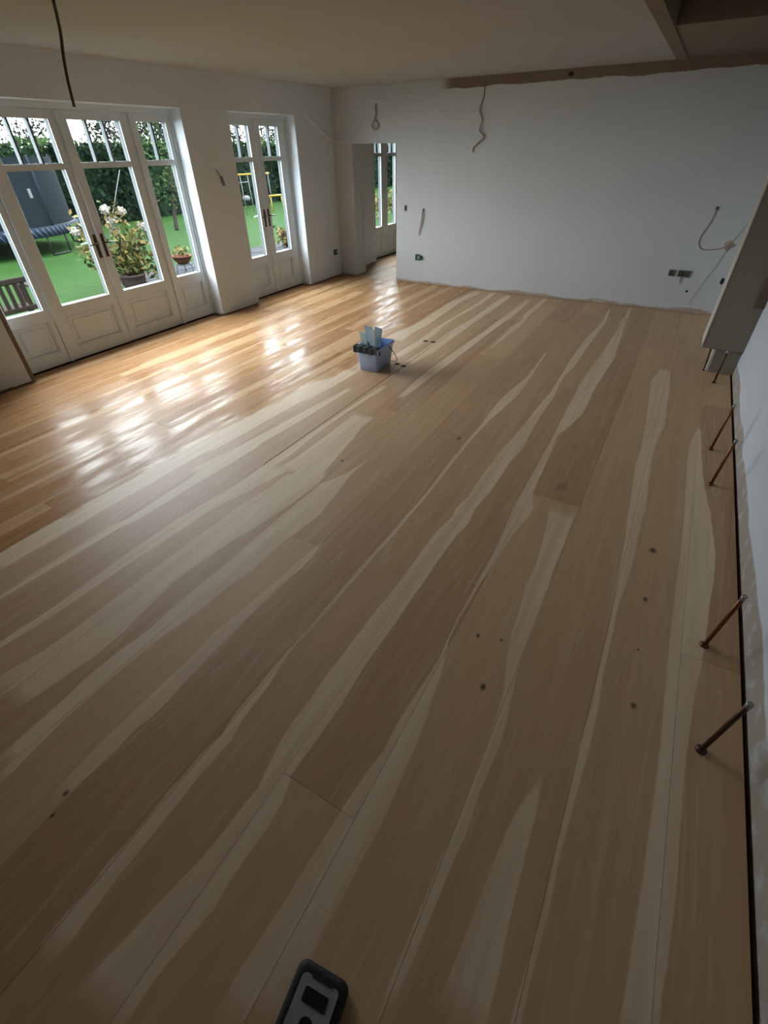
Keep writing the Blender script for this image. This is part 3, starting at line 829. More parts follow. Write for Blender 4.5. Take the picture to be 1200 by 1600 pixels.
mb = MB()
loft(mb, [ring_at(0.0, -0.008), ring_at(0.004), ring_at(BH)], True)
mb.build('body', M['bucket'], bk)
mb = MB()
loft(mb, [ring_at(BH, 0.0)[::-1], ring_at(0.02, -0.004)[::-1]], False, True)
mb.build('inner_wall', M['bucket_in'], bk)
mb = MB()
loft(mb, [ring_at(BH - 0.02, 0.001), ring_at(BH - 0.02, 0.011), ring_at(BH + 0.002, 0.013), ring_at(BH + 0.003, -0.002)], False)
mb.build('rim', M['bucket'], bk)
mb = MB()
xr = BX1 + 0.032
mb.tube([(xr, BY1 - 0.10, 0.235), (xr + 0.012, BY1 + 0.02, 0.10), (xr + 0.016, BY1 + 0.055, 0.035), (xr + 0.006, BY1 + 0.06, 0.012), (xr - 0.05, BY1 + 0.055, 0.010), (BX0 - 0.02, BY1 + 0.055, 0.012), (BX0 - 0.036, BY1 + 0.02, 0.10), (BX0 - 0.032, BY1 - 0.10, 0.235)], 0.004, 6)
mb.build('wire_handle', M['cable_dark'], bk)

# foam pad hooked over the near rim: one folded strip, inside - over - outside
mb = MB()
prof = [(0.034, BH - 0.07), (0.034, BH + 0.012), (-0.046, BH + 0.012), (-0.052, BH - 0.050), (-0.043, BH - 0.050), (-0.0425, BH + 0.0045), (0.020, BH + 0.0045), (0.020, BH - 0.07)]
xs_ = np.linspace(BX0 - 0.034, BX1 + 0.030, 13)
loft(mb, [[(x_, BY0 + q[0] + 0.004 * math.sin(x_ * 90), q[1] + 0.004 * math.sin(x_ * 70)) for q in prof] for x_ in xs_], True, True, False)
tag(mb.build('foam_pad', M['pad']), 'charcoal foam pad folded over the near rim of the bucket', 'pad')


def paddle(x, y, lean, tilt, h, w0, w1, mat, lab):
    n = 6
    front, rings = [], []
    mb = MB()
    prof = []
    for k in range(n + 1):
        s = k / n
        w = (w0 + (w1 - w0) * s ** 1.6) / 2
        prof.append((w, 0.03 + (h - 0.03) * s, s))
    vs = []
    for (w, z_, s) in prof:
        cx, cy = x + lean * s, y + tilt * s
        dip = 0.0
        for (dx, dy) in ((-w, -0.006), (w, -0.006), (w, 0.006), (-w, 0.006)):
            vs.append((cx + dx, cy + dy + 0.010 * abs(dx / w) * s, z_ + (0.010 * s if dx < 0 else 0.0)))
    fs = []
    for k in range(n):
        for j in range(4):
            a_, b_ = k * 4 + j, k * 4 + (j + 1) % 4
            fs.append((a_, b_, b_ + 4, a_ + 4))
    fs.append((3, 2, 1, 0)); fs.append(tuple(n * 4 + j for j in range(4)))
    mb.add(vs, fs, False)
    o = mb.build('paint_paddle', mat)
    tag(o, lab, 'paddle', 'paddles standing in the bucket')


paddle(-2.668, 4.258, -0.046, -0.004, 0.368, 0.050, 0.085, M['paddle'], 'short pale blue-grey paddle leaning at the side of the bucket nearest the oiled boards')
paddle(-2.668, 4.345, -0.030, 0.0, 0.405, 0.055, 0.095, M['paddle2'], 'tall grey paddle standing behind the others in the bucket')
paddle(-2.590, 4.255, 0.002, -0.005, 0.415, 0.062, 0.066, M['paddle'], 'pale straight paddle in the middle of the bucket')
paddle(-2.578, 4.330, 0.012, 0.0, 0.412, 0.052, 0.090, M['paddle2'], 'blue-grey paddle leaning toward the right wall side of the bucket')

# ---- small cut-outs in the boards
for (sx, sy, lab) in ((-2.481, 5.348, 'dark square cut-out in the boards beyond the bucket, nearer the windows'),
                      (-2.382, 5.357, 'dark square cut-out in the boards beyond the bucket, nearer the right wall'),
                      (-2.425, 4.50, 'dark square cut-out in the boards touching the shadow of the bucket'),
                      (-2.335, 4.475, 'dark square cut-out in the boards just clear of the bucket')):
    b = MB(); b.bbox(sx - 0.028, sx + 0.028, sy - 0.026, sy + 0.026, 0.0, 0.0022, 0.001)
    b.bbox(sx - 0.018, sx + 0.018, sy - 0.016, sy + 0.016, 0.0015, 0.0035, 0.0008)
    tag(b.build('floor_plug', M['slot']), lab, 'floor plug', 'dark plugs in the floor')

# ---- black-edged grey case lying on the boards below the viewer
cs = empty('instrument_case', (-0.272, 0.0, 0), 'black-edged grey case with black window panels lying on the boards', 'case')
CA = math.radians(7)


def rot_pts(pts, cx=-0.272, cy=-0.02):
    return [(cx + (q[0]) * math.cos(CA) - q[1] * math.sin(CA), cy + q[0] * math.sin(CA) + q[1] * math.cos(CA), q[2]) for q in pts]


mb = MB()
W_, L_ = 0.075, 0.13
loft(mb, [rot_pts(rrect(-W_, W_, -L_, L_, 0.024, 0.0)), rot_pts(rrect(-W_ - .004, W_ + .004, -L_ - .004, L_ + .004, 0.026, 0.012)), rot_pts(rrect(-W_ - .004, W_ + .004, -L_ - .004, L_ + .004, 0.026, 0.034)), rot_pts(rrect(-W_ + .006, W_ - .006, -L_ + .006, L_ - .006, 0.022, 0.044)), rot_pts(rrect(-W_ + .016, W_ - .016, -L_ + .018, L_ - .020, 0.016, 0.041))], True, True)
mb.build('rubber_shell', M['case_blk'], cs)
mb = MB()
loft(mb, [rot_pts(rrect(-W_ + .017, W_ - .017, -L_ + .020, L_ - .022, 0.014, 0.040)), rot_pts(rrect(-W_ + .018, W_ - .018, -L_ + .021, L_ - .023, 0.013, 0.0435))], False, True, False)
mb.build('grey_face', M['case_gry'], cs)
mb = MB()
loft(mb, [rot_pts(rrect(-0.036, 0.036, L_ - .078, L_ - .046, 0.005, 0.042)), rot_pts(rrect(-0.036, 0.036, L_ - .078, L_ - .046, 0.005, 0.0450))], False, True, False)
mb.build('display_window', M['window_blk'], cs)
mb = MB()
loft(mb, [rot_pts(rrect(-0.020, 0.020, L_ - .135, L_ - .098, 0.018, 0.042)), rot_pts(rrect(-0.019, 0.019, L_ - .134, L_ - .099, 0.018, 0.0455))], False, True, False)
mb.build('round_button', M['window_blk'], cs)
mb = MB()
loft(mb, [rot_pts(rrect(-0.030, 0.034, L_ - .026, L_ - .014, 0.004, 0.038)), rot_pts(rrect(-0.030, 0.034, L_ - .026, L_ - .014, 0.004, 0.0450))], False, True, False)
mb.build('top_ridge', M['case_blk'], cs)


# ---- loose cables
def curve_pts(pts, n=8):
    """smooth the polyline (Catmull-Rom)"""
    P = [Vector(q) for q in pts]
    P = [P[0] * 2 - P[1]] + P + [P[-1] * 2 - P[-2]]
    out = []
    for k in range(1, len(P) - 2):
        for j in range(n):
            s = j / n
            out.append(0.5 * ((2 * P[k]) + (P[k + 1] - P[k - 1]) * s + (2 * P[k - 1] - 5 * P[k] + 4 * P[k + 1] - P[k + 2]) * s * s + (3 * P[k] - P[k - 1] - 3 * P[k + 1] + P[k + 2]) * s ** 3))
    out.append(P[-2])
    return out


def cable(name, pts, r, mat, label, parent=None):
    b = MB(); b.tube(curve_pts(pts), r, 8)
    o = b.build(name, mat, parent)
    if parent is None: tag(o, label, 'cable')
    return o


cable('hanging_cable', [(-3.86, 2.66, H), (-3.90, 2.68, 2.60), (-3.95, 2.70, 2.52), (-4.00, 2.70, 2.41), (-4.035, 2.70, 2.29), (-4.055, 2.70, 2.165)], 0.0095, M['cable_dark'], 'dark cable hanging from the ceiling in front of the wide French doors')
yw = D - 0.008
cable('hanging_cable', [(-3.035, yw, 2.60), (-3.035, yw, 2.45), (-3.075, yw - .01, 2.31), (-3.02, yw - .02, 2.20), (-3.05, yw - .02, 2.09), (-2.975, yw - .02, 2.01), (-3.05, yw - .015, 1.945), (-3.125, yw - .01, 1.885), (-3.12, yw - .01, 1.835)], 0.008, M['cable_brown'], 'beige wavy cable hanging from the top of the far wall')
r = empty('coiled_cable', (-4.77, D, 2.2), 'short grey cable with a coiled loop above the doorway', 'cable')
cable('tail', [(-4.765, D + .002, 2.44), (-4.765, yw - .012, 2.40), (-4.755, yw - .02, 2.33), (-4.785, yw - .015, 2.245)], 0.012, M['cable_grey'], None, r)
b = MB(); b.tube([(-4.775 + 0.055 * math.cos(a_), yw - 0.015, 2.19 + 0.055 * math.sin(a_)) for a_ in np.linspace(1.8, 1.8 + 6.1, 20)], 0.009, 8)
b.build('coil', M['cable_grey'], r)
cable('wall_cable', [(A + .004, 7.42, 2.33), (A + .012, 7.60, 2.22), (A + .012, 7.80, 2.125), (A + .014, 8.0, 2.05), (A + .03, 8.11, 2.02), (A + .12, D - .012, 2.005), (-5.29, D - .010, 2.0)], 0.008, M['cable_white'], 'white cable sagging across the corner from the wall to the doorway')
r = empty('wall_light_tail', (A, 5.45, 1.6), 'grey cable tail with connector sticking from the wall between the doors', 'cable')
cable('tail', [(A, 5.42, 1.72), (A + .02, 5.43, 1.69), (A + .03, 5.45, 1.645)], 0.008, M['cable_grey'], None, r)
b = MB(); b.tube([(A + .03, 5.45, 1.65), (A + .035, 5.462, 1.62), (A + .035, 5.480, 1.545)], [0.013, 0.019, 0.016], 10)
b.build('connector', M['zinc'], r)
r = empty('wire_pair', (-3.90, D, 1.1), 'thin red and grey wires hanging from a hole in the far wall', 'wire')
cable('red_wire', [(-3.903, D, 1.10), (-3.91, yw - .02, 1.06), (-3.935, yw - .01, 0.92), (-3.962, yw - .01, 0.80), (-3.968, yw, 0.74)], 0.006, M['cable_red'], None, r)
cable('grey_wire', [(-3.903, D, 1.10), (-3.90, yw - .02, 1.05), (-3.915, yw - .01, 0.95), (-3.93, yw - .01, 0.87)], 0.005, M['cable_grey'], None, r)
b = MB(); b.tube([(-3.903, D + .0, 1.105), (-3.903, D - .006, 1.105)], 0.019, 12)
b.build('hole', M['zinc_in'], r)
r = empty('looped_cable', (0.19, D, 1.2), 'thin grey cable looping between two holes beside the pier', 'cable')
cable('loop', [(0.195, D, 1.245), (0.193, yw, 1.22), (0.18, yw, 1.10), (0.13, yw, 0.95), (0.13, yw, 0.85), (0.20, yw, 0.785), (0.36, yw, 0.80), (0.47, yw, 0.84)], 0.0042, M['cable_brown'], None, r)
b = MB(); b.tube([(0.195, D, 1.245), (0.195, D - .012, 1.245)], 0.018, 12)
b.build('hole', M['zinc_in'], r)
b = MB()
ring0 = [(0.475 + (0.062 + 0.016 * math.sin(3 * a_ + 1)) * math.cos(a_), D, 0.845 + (0.05 + 0.012 * math.cos(4 * a_)) * math.sin(a_)) for a_ in np.linspace(0, 6.283, 21)[:-1]]
loft(b, [ring0[::-1], [(q[0], D - 0.003, q[2]) for q in ring0][::-1]], False, True, False)
tag(b.build('plaster_patch', M['filler']), 'small brown filler patch on the far wall beside the pier', 'patch')
cable('thin_wire', [(0.60, yw, 1.15), (0.55, yw, 1.02), (0.50, yw, 0.90), (0.42, yw, 0.62), (0.33, yw, 0.36), (0.26, yw, 0.12)], 0.002, M['cable_brown'], 'hair-thin grey wire trailing down the far wall beside the pier')


# ---- electrical boxes
def back_box(loc, ax, w, h, outer, inner, label, insert=None, group='electrical boxes in the walls'):
    r = empty('socket_box', loc, label, 'socket box', group)
    b = MB()
    x, y, z_ = loc
    tks = 0.008
    if ax == 'Y':
        f = lambda u0, u1, d0, d1, z0, z1: (x + u0, x + u1, y - d1, y - d0, z0, z1)
    else:
        f = lambda u0, u1, d0, d1, z0, z1: (x + d0, x + d1, y + u0, y + u1, z0, z1)
    for q in ((-w / 2, w / 2, 0, .014, z_ + h / 2 - tks, z_ + h / 2), (-w / 2, w / 2, 0, .014, z_ - h / 2, z_ - h / 2 + tks),
              (-w / 2, -w / 2 + tks, 0, .014, z_ - h / 2 + tks, z_ + h / 2 - tks), (w / 2 - tks, w / 2, 0, .014, z_ - h / 2 + tks, z_ + h / 2 - tks)):
        b.box(*f(*q))
    b.build('box_edge', outer, r)
    b = MB(); b.box(*f(-w / 2 + tks, w / 2 - tks, 0, .005, z_ - h / 2 + tks, z_ + h / 2 - tks))
    b.build('box_inside', inner, r)
    if insert:
        b = MB(); b.bbox(*f(insert[0], insert[1], .004, .018, z_ - h * .22, z_ + h * .22), 0.003)
        b.build('terminal', insert[2], r)
    return r


back_box((-3.985, D, 0.41), 'Y', 0.085, 0.095, M['green'], M['green'], 'green plastic socket box low on the far wall beside the doorway', (0.0, 0.035, M['green_lt']))
b = MB(); b.bbox(-3.935, -3.895, D - .03, D, 0.372, 0.442, 0.012)
b.build('side_lug', M['green'], bpy.data.objects['socket_box'])
back_box((A, 7.97, 0.41), 'X', 0.10, 0.085, M['green'], M['green'], 'green socket box low on the window wall near the corner', (0.01, 0.04, M['green_lt']))
back_box((-0.068, D, 0.485), 'Y', 0.078, 0.078, M['zinc'], M['zinc_in'], 'single grey metal socket box on the far wall')
back_box((0.083, D, 0.485), 'Y', 0.150, 0.082, M['zinc'], M['zinc_in'], 'double grey metal socket box on the far wall', (-0.06, -0.02, M['zinc_in']))
cable('short_tail', [(0.055, yw, 0.445), (0.06, yw - .01, 0.41), (0.062, yw, 0.365)], 0.006, M['cable_grey'], 'stub of grey cable below the double metal socket box')
back_box((-4.232, D, 1.118), 'Y', 0.030, 0.078, M['zinc_in'], M['black'], 'narrow dark switch slot beside the doorway')


def wall_hole(x, z_, w, h, label):
    b = MB()
    n = 10
    ring0 = [(x + w * math.cos(2 * math.pi * j / n), D, z_ + h * math.sin(2 * math.pi * j / n)) for j in range(n)]
    ring1 = [(q[0], D - 0.004, q[2]) for q in ring0]
    loft(b, [ring0[::-1], ring1[::-1]], False, True, False)
    tag(b.build('wall_hole', M['black']), label, 'hole', 'holes in the far wall')


wall_hole(0.553, 0.432, 0.022, 0.042, 'ragged black hole in the far wall right beside the pier')
wall_hole(0.187, 0.272, 0.016, 0.016, 'small round black hole below the metal socket boxes')
wall_hole(-1.905, 2.605, 0.035, 0.022, 'small dark hole in the bare strip under the ceiling')


# ================================================================ THE GARDEN
def leaf_quads(mb, pts, size, mi=None, aspect=0.6):
    """one small bent leaf (two triangles) per point, turned at random"""
    pts = np.asarray(pts, float)
    n = len(pts)
    a = rng.normal(size=(n, 3)); a /= np.linalg.norm(a, axis=1, keepdims=True)
    c = rng.normal(size=(n, 3)); c -= (c * a).sum(1, keepdims=True) * a
    c /= np.linalg.norm(c, axis=1, keepdims=True)
    s = size * rng.uniform(0.6, 1.4, (n, 1))
    v = np.stack([pts - a * s * 0.5, pts + c * s * 0.5 * aspect, pts + a * s * 0.5, pts - c * s * 0.5 * aspect], 1).reshape(-1, 3)
    o = len(mb.v)
    mb.v += [tuple(q) for q in v]
    for k in range(n):
        mb.f.append((o + 4 * k, o + 4 * k + 1, o + 4 * k + 2, o + 4 * k + 3))
        mb.s.append(False)
        mb.m.append(0 if mi is None else int(mi[k]))


# lawn: gently uneven ground
mb = MB()
nx, ny = 50, 60
gx = np.linspace(-48, XO + 0.02, nx); gy = np.linspace(-6, 48, ny)
vs = [(x_, y_, GZ + (0.02 * math.sin(x_ * 1.3) * math.cos(y_ * 0.9) if x_ < -10.4 else 0.0)) for y_ in gy for x_ in gx]
mb.add(vs, [(j * nx + i, j * nx + i + 1, (j + 1) * nx + i + 1, (j + 1) * nx + i) for j in range(ny - 1) for i in range(nx - 1)], True)
tag(mb.build('ground_lawn', M['lawn']), 'bright green garden lawn outside the glazed doors', None, None, 'structure')

# paving strip by the house
pv = tag(empty('ground_patio', (-9.9, 9.0, GZ), 'grey stone paving along the edge of the lawn'), None, None, None, 'structure')
b = MB(); b.bbox(-0.29, 0.29, -0.29, 0.29, 0.0, 0.045, 0.008)
slab = b.build('paving_slab', M['stone'])
first = True
for jx in range(3):
    for jy in range(12):
        o = slab if first else slab.copy()
        if not first: col.objects.link(o)
        first = False
        o.parent = pv
        o.location = (-0.05 + 0.6 * jx, -2.1 + 0.6 * jy, random.uniform(-0.004, 0.004))

# hedge
hd = empty('hedge', (-20, 22, GZ), 'tall clipped dark green hedge across the far side of the lawn', 'hedge')
mb = MB()
mb.box(-21.4, -19.55, -2, 46, GZ, 2.1)
mb.build('hedge_core', M['hedge'], hd)
mb = MB()
n = 15000
yy = rng.uniform(3, 46, n); zz = rng.uniform(GZ, 2.2, n)
xx = -19.5 + 0.12 * np.sin(yy * 1.1) + rng.normal(0, 0.09, n)
leaf_quads(mb, np.stack([xx, yy, zz], 1), 0.2)
o = mb.build('face_leaves', M['hedge'], hd); o['kind'] = 'stuff'
mb = MB()
n = 9000
yy = rng.uniform(3, 46, n)
pts = np.stack([rng.uniform(-21.2, -19.4, n), yy, 2.12 + 0.12 * np.sin(yy * 2.3) * np.sin(yy * 0.7) + rng.normal(0, 0.12, n)], 1)
leaf_quads(mb, pts, 0.14)
o = mb.build('top_leaves', M['hedge_top'], hd); o['kind'] = 'stuff'


# trees beyond the hedge
def tree(x, y, h, rx, nleaf, label, seed, lm, size=0.13):
    """trunk, forking branches and a loose crown of single leaves"""
    rd = random.Random(seed)
    r = empty('tree', (x, y, GZ), label, 'tree', 'trees beyond the hedge' if x < -20 else None)
    mb = MB(); tips = []
    zc = GZ + h * 0.62

    def branch(p0, d, ln, rad, lev):
        q, pts = Vector(p0), [Vector(p0)]
        for k in range(4):
            d = (d + Vector((rd.uniform(-.3, .3), rd.uniform(-.3, .3), rd.uniform(-.05, .2)))).normalized()
            q = q + d * ln / 4
            pts.append(q.copy())
        mb.tube(pts, [rad * (1 - 0.14 * k) for k in range(5)], 6, caps=False)
        tips.extend(pts[2:])
        if lev >= 2: return
        for k in range(4):
            az = rd.uniform(0, 6.28)
            branch(pts[rd.choice((2, 3, 4))], (d * 0.5 + Vector((math.cos(az), math.sin(az), rd.uniform(0, .5)))).normalized(), ln * rd.uniform(.5, .75), rad * 0.5, lev + 1)
    branch((x, y, GZ), Vector((0, 0, 1)), h * 0.5, 0.025 * h, 0)
    mb.build('trunk_and_branches', M['bark'], r)
    mb = MB()
    n1 = nleaf // 3
    base = np.array([tuple(q) for q in tips])[rng.integers(0, len(tips), n1)] + rng.normal(0, 0.06 * h, (n1, 3))
    d = rng.normal(size=(nleaf - n1, 3)); d /= np.linalg.norm(d, axis=1, keepdims=True)
    d *= rng.uniform(0.3, 1.0, (len(d), 1)) ** 0.5
    base = np.concatenate([base, np.array([x, y, zc]) + d * np.array([rx, rx, h * 0.40])])
    leaf_quads(mb, base, size)
    o = mb.build('foliage', lm, r); o['kind'] = 'stuff'


TREES = [(-24.6, 9.3, 4.6, 1.6, 5200, 'grey-green tree behind the trampoline beyond the hedge', 3),
         (-24.2, 13.3, 4.2, 1.2, 1300, 'thin bare-branched tree beyond the hedge, sky showing between its twigs', 8),
         (-24.4, 18.3, 4.6, 1.7, 5800, 'dense dark tree beyond the hedge behind the young lawn tree', 14),
         (-24.6, 22.0, 4.8, 1.7, 5200, 'broad dark tree beyond the hedge between the wide and narrow doors', 21),
         (-24.4, 25.8, 4.6, 1.5, 4600, 'dark tree beyond the hedge behind the yellow frame', 25),
         (-24.5, 30.3, 4.6, 1.5, 4600, 'dark tree beyond the hedge seen through the narrow doors', 33),
         (-24.6, 36.5, 4.6, 1.8, 4600, 'dark tree beyond the hedge seen through the empty doorway', 41)]
for (x_, y_, h_, s_, n_, lab, sd) in TREES:
    tree(x_, y_, h_, s_, n_, lab, sd, M['leaf_tree'])

# young tree on the lawn in front of the side light
tree(-15.6, 12.75, 3.0, 0.9, 600, 'slender young tree growing on the lawn in front of the hedge', 55, M['hedge_top'], 0.12)

# trampoline with safety net
TC, TR, TZ = (-16.75, 7.35), 2.25, 0.42
tp = empty('trampoline', (TC[0], TC[1], GZ), 'round garden trampoline with a dark blue safety net', 'trampoline')
N = 36
ang = [2 * math.pi * k / N for k in range(N)]
b = MB(); b.tube([(TC[0] + TR * math.cos(a_), TC[1] + TR * math.sin(a_), TZ) for a_ in ang + [0]], 0.03, 8, caps=False)
b.build('ring_frame', M['galv'], tp)
b = MB()
for (r0, r1, z0, z1) in ((TR - 0.42, TR - 0.42, TZ - 0.0, TZ + 0.015),):
    b.lathe([(0.0, TZ + 0.01), (TR - 0.45, TZ + 0.01), (TR - 0.45, TZ - 0.01), (0.0, TZ - 0.01)], (TC[0], TC[1], 0), 36)
b.build('jumping_mat', M['tramp_mat'], tp)
b = MB(); b.lathe([(TR - 0.03, TZ + 0.03), (TR + 0.05, TZ + 0.02), (TR + 0.06, TZ - 0.20), (TR + 0.05, TZ - 0.20), (TR + 0.03, TZ)], (TC[0], TC[1], 0), 48)
b.build('edge_skirt', M['net_pad'], tp)
b = MB()
for k in range(96):
    a_ = 2 * math.pi * k / 96
    a2 = a_ + 0.05
    b.tube([(TC[0] + (TR + .068) * math.cos(a_), TC[1] + (TR + .068) * math.sin(a_), TZ + 0.0), (TC[0] + (TR + .068) * math.cos(a2), TC[1] + (TR + .068) * math.sin(a2), TZ - 0.19)], 0.012, 4)
o = b.build('skirt_stripes', M['spring'], tp); o['kind'] = 'stuff'
b = MB(); b.lathe([(TR - 0.06, TZ + 0.02), (TR - 0.06, TZ + 1.45)], (TC[0], TC[1], 0), 48)
net = b.build('safety_net', M['net'], tp)
for k in range(6):
    a_ = 2 * math.pi * (k + 0.3) / 6
    px_, py_ = TC[0] + TR * math.cos(a_), TC[1] + TR * math.sin(a_)
    b = MB(); b.tube([(px_, py_, TZ - 0.1), (px_, py_, TZ + 1.5)], 0.022, 8)
    b.build('net_pole', M['net_pad'], tp)
    b = MB()
    for s in (-0.14, 0.14):
        qx, qy = TC[0] + TR * math.cos(a_ + s), TC[1] + TR * math.sin(a_ + s)
        b.tube([(qx, qy, TZ), (qx, qy, GZ + 0.03)], 0.022, 8)
    qa = [(TC[0] + TR * math.cos(a_ + s), TC[1] + TR * math.sin(a_ + s), GZ + 0.03) for s in (-0.14, 0, 0.14)]
    b.tube(qa, 0.022, 8)
    b.build('leg', M['galv'], tp)
b = MB(); b.bbox(TC[0] + 2.12, TC[0] + 2.17, 7.75, 7.83, 1.05, 1.25, 0.01)
b.build('net_tag', M['pole_white'], net)

# bench outside the side light, its slatted back to the house
bn = empty('garden_bench', (-7.9, 3.1, GZ), 'weathered wooden garden bench with upright back slats', 'bench')
bx, by0, by1 = -7.75, 2.3, 3.72
b = MB(); b.bbox(bx - 0.02, bx + 0.02, by0, by1, 0.535, 0.605, 0.008); b.build('top_rail', M['bench'], bn)
b = MB(); b.bbox(bx - 0.02, bx + 0.02, by0, by1, 0.19, 0.25, 0.008); b.build('lower_rail', M['bench'], bn)
b = MB(); b.bbox(-0.010, 0.010, -0.026, 0.026, 0.25, 0.535, 0.004)
sl = b.build('back_slat', M['bench'])
for k in range(14):
    o = sl if k == 0 else sl.copy()
    if k: col.objects.link(o)
    o.parent = bn; o.matrix_parent_inverse = bn.matrix_world.inverted()
    o.location = (bx, by0 + 0.09 + k * 0.097, 0)
for k in range(5):
    b = MB(); b.bbox(bx - 0.14 - k * 0.095, bx - 0.06 - k * 0.095, by0, by1, 0.175, 0.20, 0.005)
    b.build('seat_slat', M['bench'], bn)
for (lx, ly, zt) in ((bx, by0 - .03, .60), (bx, by1 + .03, .60), (bx - .5, by0 - .03, .42), (bx - .5, by1 + .03, .42)):
    b = MB(); b.bbox(lx - .03, lx + .03, ly - .03, ly + .03, GZ, zt, 0.006); b.build('leg', M['bench'], bn)
for ly in (by0 - .03, by1 + .03):
    b = MB(); b.bbox(bx - .56, bx, ly - .035, ly + .035, .42, .455, 0.006); b.build('arm_rest', M['bench'], bn)

# hydrangea in its pot
HX, HY = -9.32, 6.28
hy = empty('potted_hydrangea', (HX, HY, GZ), 'big yellowing shrub with cream round flower heads in a squat brown pot', 'potted shrub')
b = MB(); b.lathe([(0.0, GZ), (0.17, GZ), (0.225, GZ + 0.10), (0.24, GZ + 0.22), (0.25, GZ + 0.225), (0.25, GZ + 0.26), (0.215, GZ + 0.26), (0.205, GZ + 0.20)], (HX, HY, 0), 24)
pt = b.build('pot', M['pot_brown'], hy)
b = MB(); b.lathe([(0.0, GZ + 0.22), (0.206, GZ + 0.22)], (HX, HY, 0), 24); b.build('soil', M['soil'], pt)
heads = [(6.07, 1.12, .070), (6.37, 1.07, .066), (6.13, .95, .080), (6.12, .78, .066), (6.70, .82, .058), (6.78, .74, .056), (5.60, 1.06, .05), (5.58, .95, .05), (5.38, .86, .066)]
mb = MB(); tips = []
for (fy, fz, fr) in heads + [(5.5, .45, 0), (5.7, .3, 0), (6.9, .5, 0), (6.75, .25, 0), (6.5, .75, 0), (6.6, .5, 0), (6.3, .5, 0), (6.15, .4, 0), (5.85, .7, 0), (6.8, .05, 0), (6.45, .9, 0), (5.75, .85, 0)]:
    fx = HX + rng.uniform(-0.3, 0.25)
    if fr: fx = HX + 0.13
    p0 = Vector((HX + rng.uniform(-.06, .06), HY + rng.uniform(-.06, .06), GZ + 0.2))
    p1 = Vector((fx, fy, fz))
    mid = (p0 + p1) / 2 + Vector((0, (fy - HY) * 0.18, 0.06))
    cp = curve_pts([p0, mid, p1], 5)
    mb.tube(cp, [0.011 - 0.006 * k / (len(cp) - 1) for k in range(len(cp))], 5)
    tips += cp[2:]
mb.build('stems', M['stem'], hy)
mb = MB()
n = 750
base = np.array([tuple(q) for q in tips])[rng.integers(0, len(tips), n)] + rng.normal(0, 0.085, (n, 3))
leaf_quads(mb, base, 0.125, (rng.random(n) < 0.4).astype(int), 0.55)
o = mb.build('leaves', [M['hyd_leaf'], M['hyd_leaf2']], hy); o['kind'] = 'stuff'


def puff(name, c, r, mat, parent):
    """mophead: a ball of small petals"""
    mb = MB()
    mb.lathe([(0.001, -r * .75), (r * .5, -r * .62), (r * .78, -r * .1), (r * .66, r * .4), (r * .3, r * .68), (0.001, r * .74)], c, 10)
    d = rng.normal(size=(90, 3)); d /= np.linalg.norm(d, axis=1, keepdims=True)
    leaf_quads(mb, np.array(c) + d * r * np.array([1, 1, .85]), r * .55, None, 0.9)
    return mb.build(name, mat, parent)


for (fy, fz, fr) in heads:
    puff('flower_head', (HX + 0.14, fy, fz), fr * 1.12, M['flower'], hy)

# terracotta bowl on a wire stand
tb = empty('terracotta_bowl', (-9.3, 7.55, 0.0), 'shallow terracotta bowl on the metal plant stand', 'bowl')
b = MB(); b.lathe([(0.0, 0.02), (0.10, 0.02), (0.17, 0.09), (0.20, 0.15), (0.215, 0.15), (0.215, 0.175), (0.19, 0.175), (0.17, 0.13), (0.0, 0.12)], (-9.3, 7.55, 0), 24)
b.build('bowl_body', M['terra'], tb)
mb = MB()
n = 50
leaf_quads(mb, np.stack([rng.normal(-9.3, .07, n), rng.normal(7.55, .07, n), rng.uniform(.14, .34, n)], 1), 0.09)
o = mb.build('sprig', M['hyd_leaf'], tb); o['kind'] = 'stuff'
st = empty('plant_stand', (-9.3, 7.55, GZ), 'pale metal plant stand on the paving carrying the terracotta bowl', 'stand')
b = MB(); b.tube([(-9.3 + .15 * math.cos(a_), 7.55 + .15 * math.sin(a_), 0.005) for a_ in np.linspace(0, 6.283, 17)], 0.012, 6)
b.build('ring', M['pole_white'], st)
b = MB(); b.tube([(-9.3 - .15, 7.55, 0.005), (-9.3 + .15, 7.55, 0.005)], 0.012, 6); b.tube([(-9.3, 7.4, 0.005), (-9.3, 7.7, 0.005)], 0.012, 6)
b.build('cross_bars', M['pole_white'], st)
for k in range(4):
    a_ = math.pi / 4 + k * math.pi / 2
    b = MB(); b.tube([(-9.3 + .15 * math.cos(a_), 7.55 + .15 * math.sin(a_), 0.0), (-9.3 + .17 * math.cos(a_), 7.55 + .17 * math.sin(a_), GZ + 0.04)], 0.010, 6)
    b.build('leg', M['pole_white'], st)

# yellow climbing frame and low goal on the lawn
cf = empty('climbing_frame', (-16.5, 17.9, GZ), 'tall play frame with yellow cross bar and white posts', 'play frame')
b = MB(); b.tube([(-16.5, 16.95, 1.16), (-16.5, 18.95, 1.14)], 0.035, 8); b.build('cross_bar', M['yellow'], cf)
for y_ in (17.18, 17.62, 18.86):
    b = MB(); b.tube([(-16.5, y_, 1.2), (-16.42, y_, GZ)], 0.016, 8); b.build('post', M['pole_white'], cf)
b = MB(); b.tube([(-16.5, 17.1, 0.90), (-16.5, 17.62, 0.90)], 0.016, 8); b.build('rung', M['pole_white'], cf)
b = MB(); b.lathe([(0.001, -.10), (.12, -.08), (.17, 0), (.12, .08), (.001, .10)], (-16.48, 17.33, 0.36), 12); b.build('hanging_seat', M['pole_white'], cf)
gf = empty('low_goal', (-16.2, 18.9, GZ), 'low yellow goal frame standing on the lawn', 'goal')
b = MB(); b.tube([(-16.2, 18.42, 0.37), (-16.2, 19.22, 0.36)], 0.038, 8); b.build('cross_bar', M['yellow'], gf)
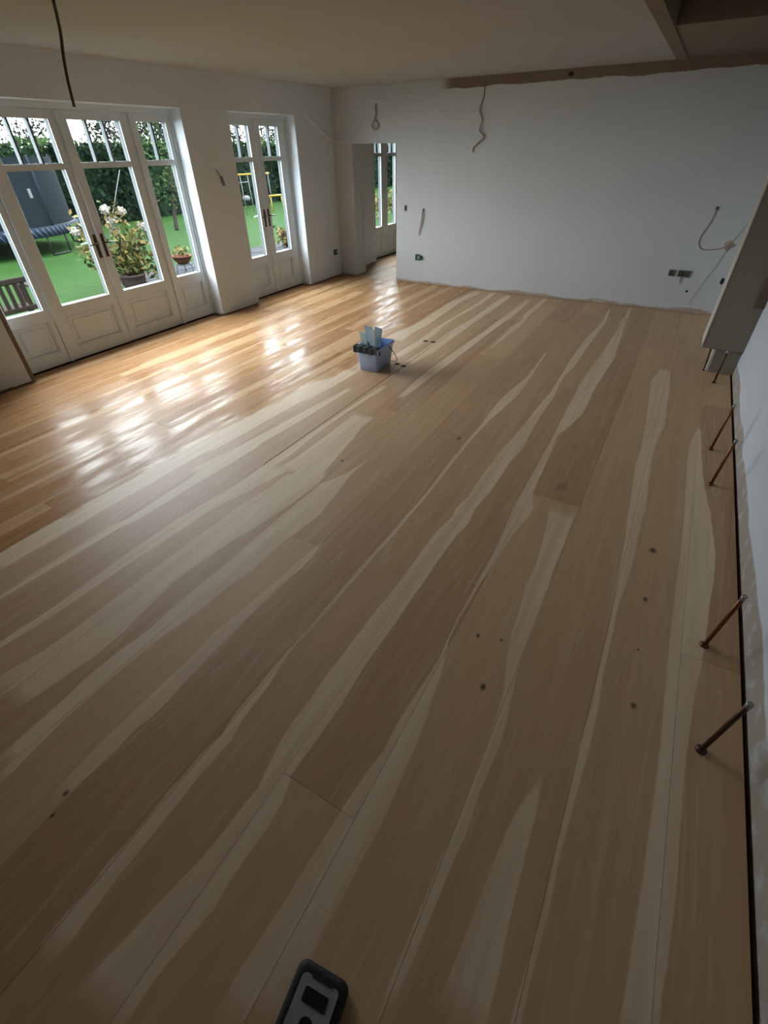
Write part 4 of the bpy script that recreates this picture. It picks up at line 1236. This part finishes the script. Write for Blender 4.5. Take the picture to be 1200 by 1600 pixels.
for (y_, q) in ((18.5, -.05), (19.2, .0)):
    b = MB(); b.tube([(-16.2, y_, 0.37), (-16.1, y_ + q, GZ)], 0.026, 8); b.build('post', M['yellow'], gf)

# leaning prop on the lawn
b = MB(); b.tube([(-14.0, 8.90, GZ), (-14.0, 9.55, 0.77), (-14.0, 10.05, 1.55)], 0.010, 6)
tag(b.build('leaning_prop', M['pole_white']), 'thin pale pole leaning over the lawn behind the potted shrub', 'pole')


# low shrubs against the house side
def shrub(x, y, r_, n, lab, fl, fm):
    s = empty('low_shrub', (x, y, GZ), lab, 'shrub', 'low shrubs by the paving')
    mb = MB(); tp_ = []
    for k in range(9):
        a_ = k * 0.7
        q = Vector((x + r_ * math.cos(a_) * rng.uniform(.4, 1), y + r_ * math.sin(a_) * rng.uniform(.4, 1), GZ + r_ * rng.uniform(.8, 1.6)))
        cp = curve_pts([(x, y, GZ), ((x + q.x) / 2, (y + q.y) / 2, q.z * .6 + GZ * .4 + .05), tuple(q)], 4)
        mb.tube(cp, 0.008, 5); tp_ += cp[2:]
    mb.build('stems', M['stem'], s)
    mb = MB()
    base = np.array([tuple(q) for q in tp_])[rng.integers(0, len(tp_), n)] + rng.normal(0, 0.08, (n, 3))
    leaf_quads(mb, base, 0.10, (rng.random(n) < 0.5).astype(int))
    o = mb.build('leaves', [M['hyd_leaf'], M['hyd_leaf2']], s); o['kind'] = 'stuff'
    for k in range(fl):
        q = tp_[-1 - k * 3]
        puff('flower_head', (q.x, q.y, q.z + .05), 0.05, fm, s)


shrub(-9.5, 11.25, 0.30, 260, 'low brown and pink shrub seen at the foot of the narrow doors', 5, M['flower_pink'])
shrub(-10.3, 10.3, 0.22, 120, 'small yellow-flowered shrub on the lawn edge outside the narrow doors', 3, M['flower'])
shrub(-10.6, 18.3, 0.55, 420, 'leafy shrub with pink heads seen through the empty doorway', 5, M['flower_pink'])
shrub(-11.0, 19.9, 0.55, 420, 'pale flowering shrub seen through the far pane of the empty doorway', 6, M['flower'])
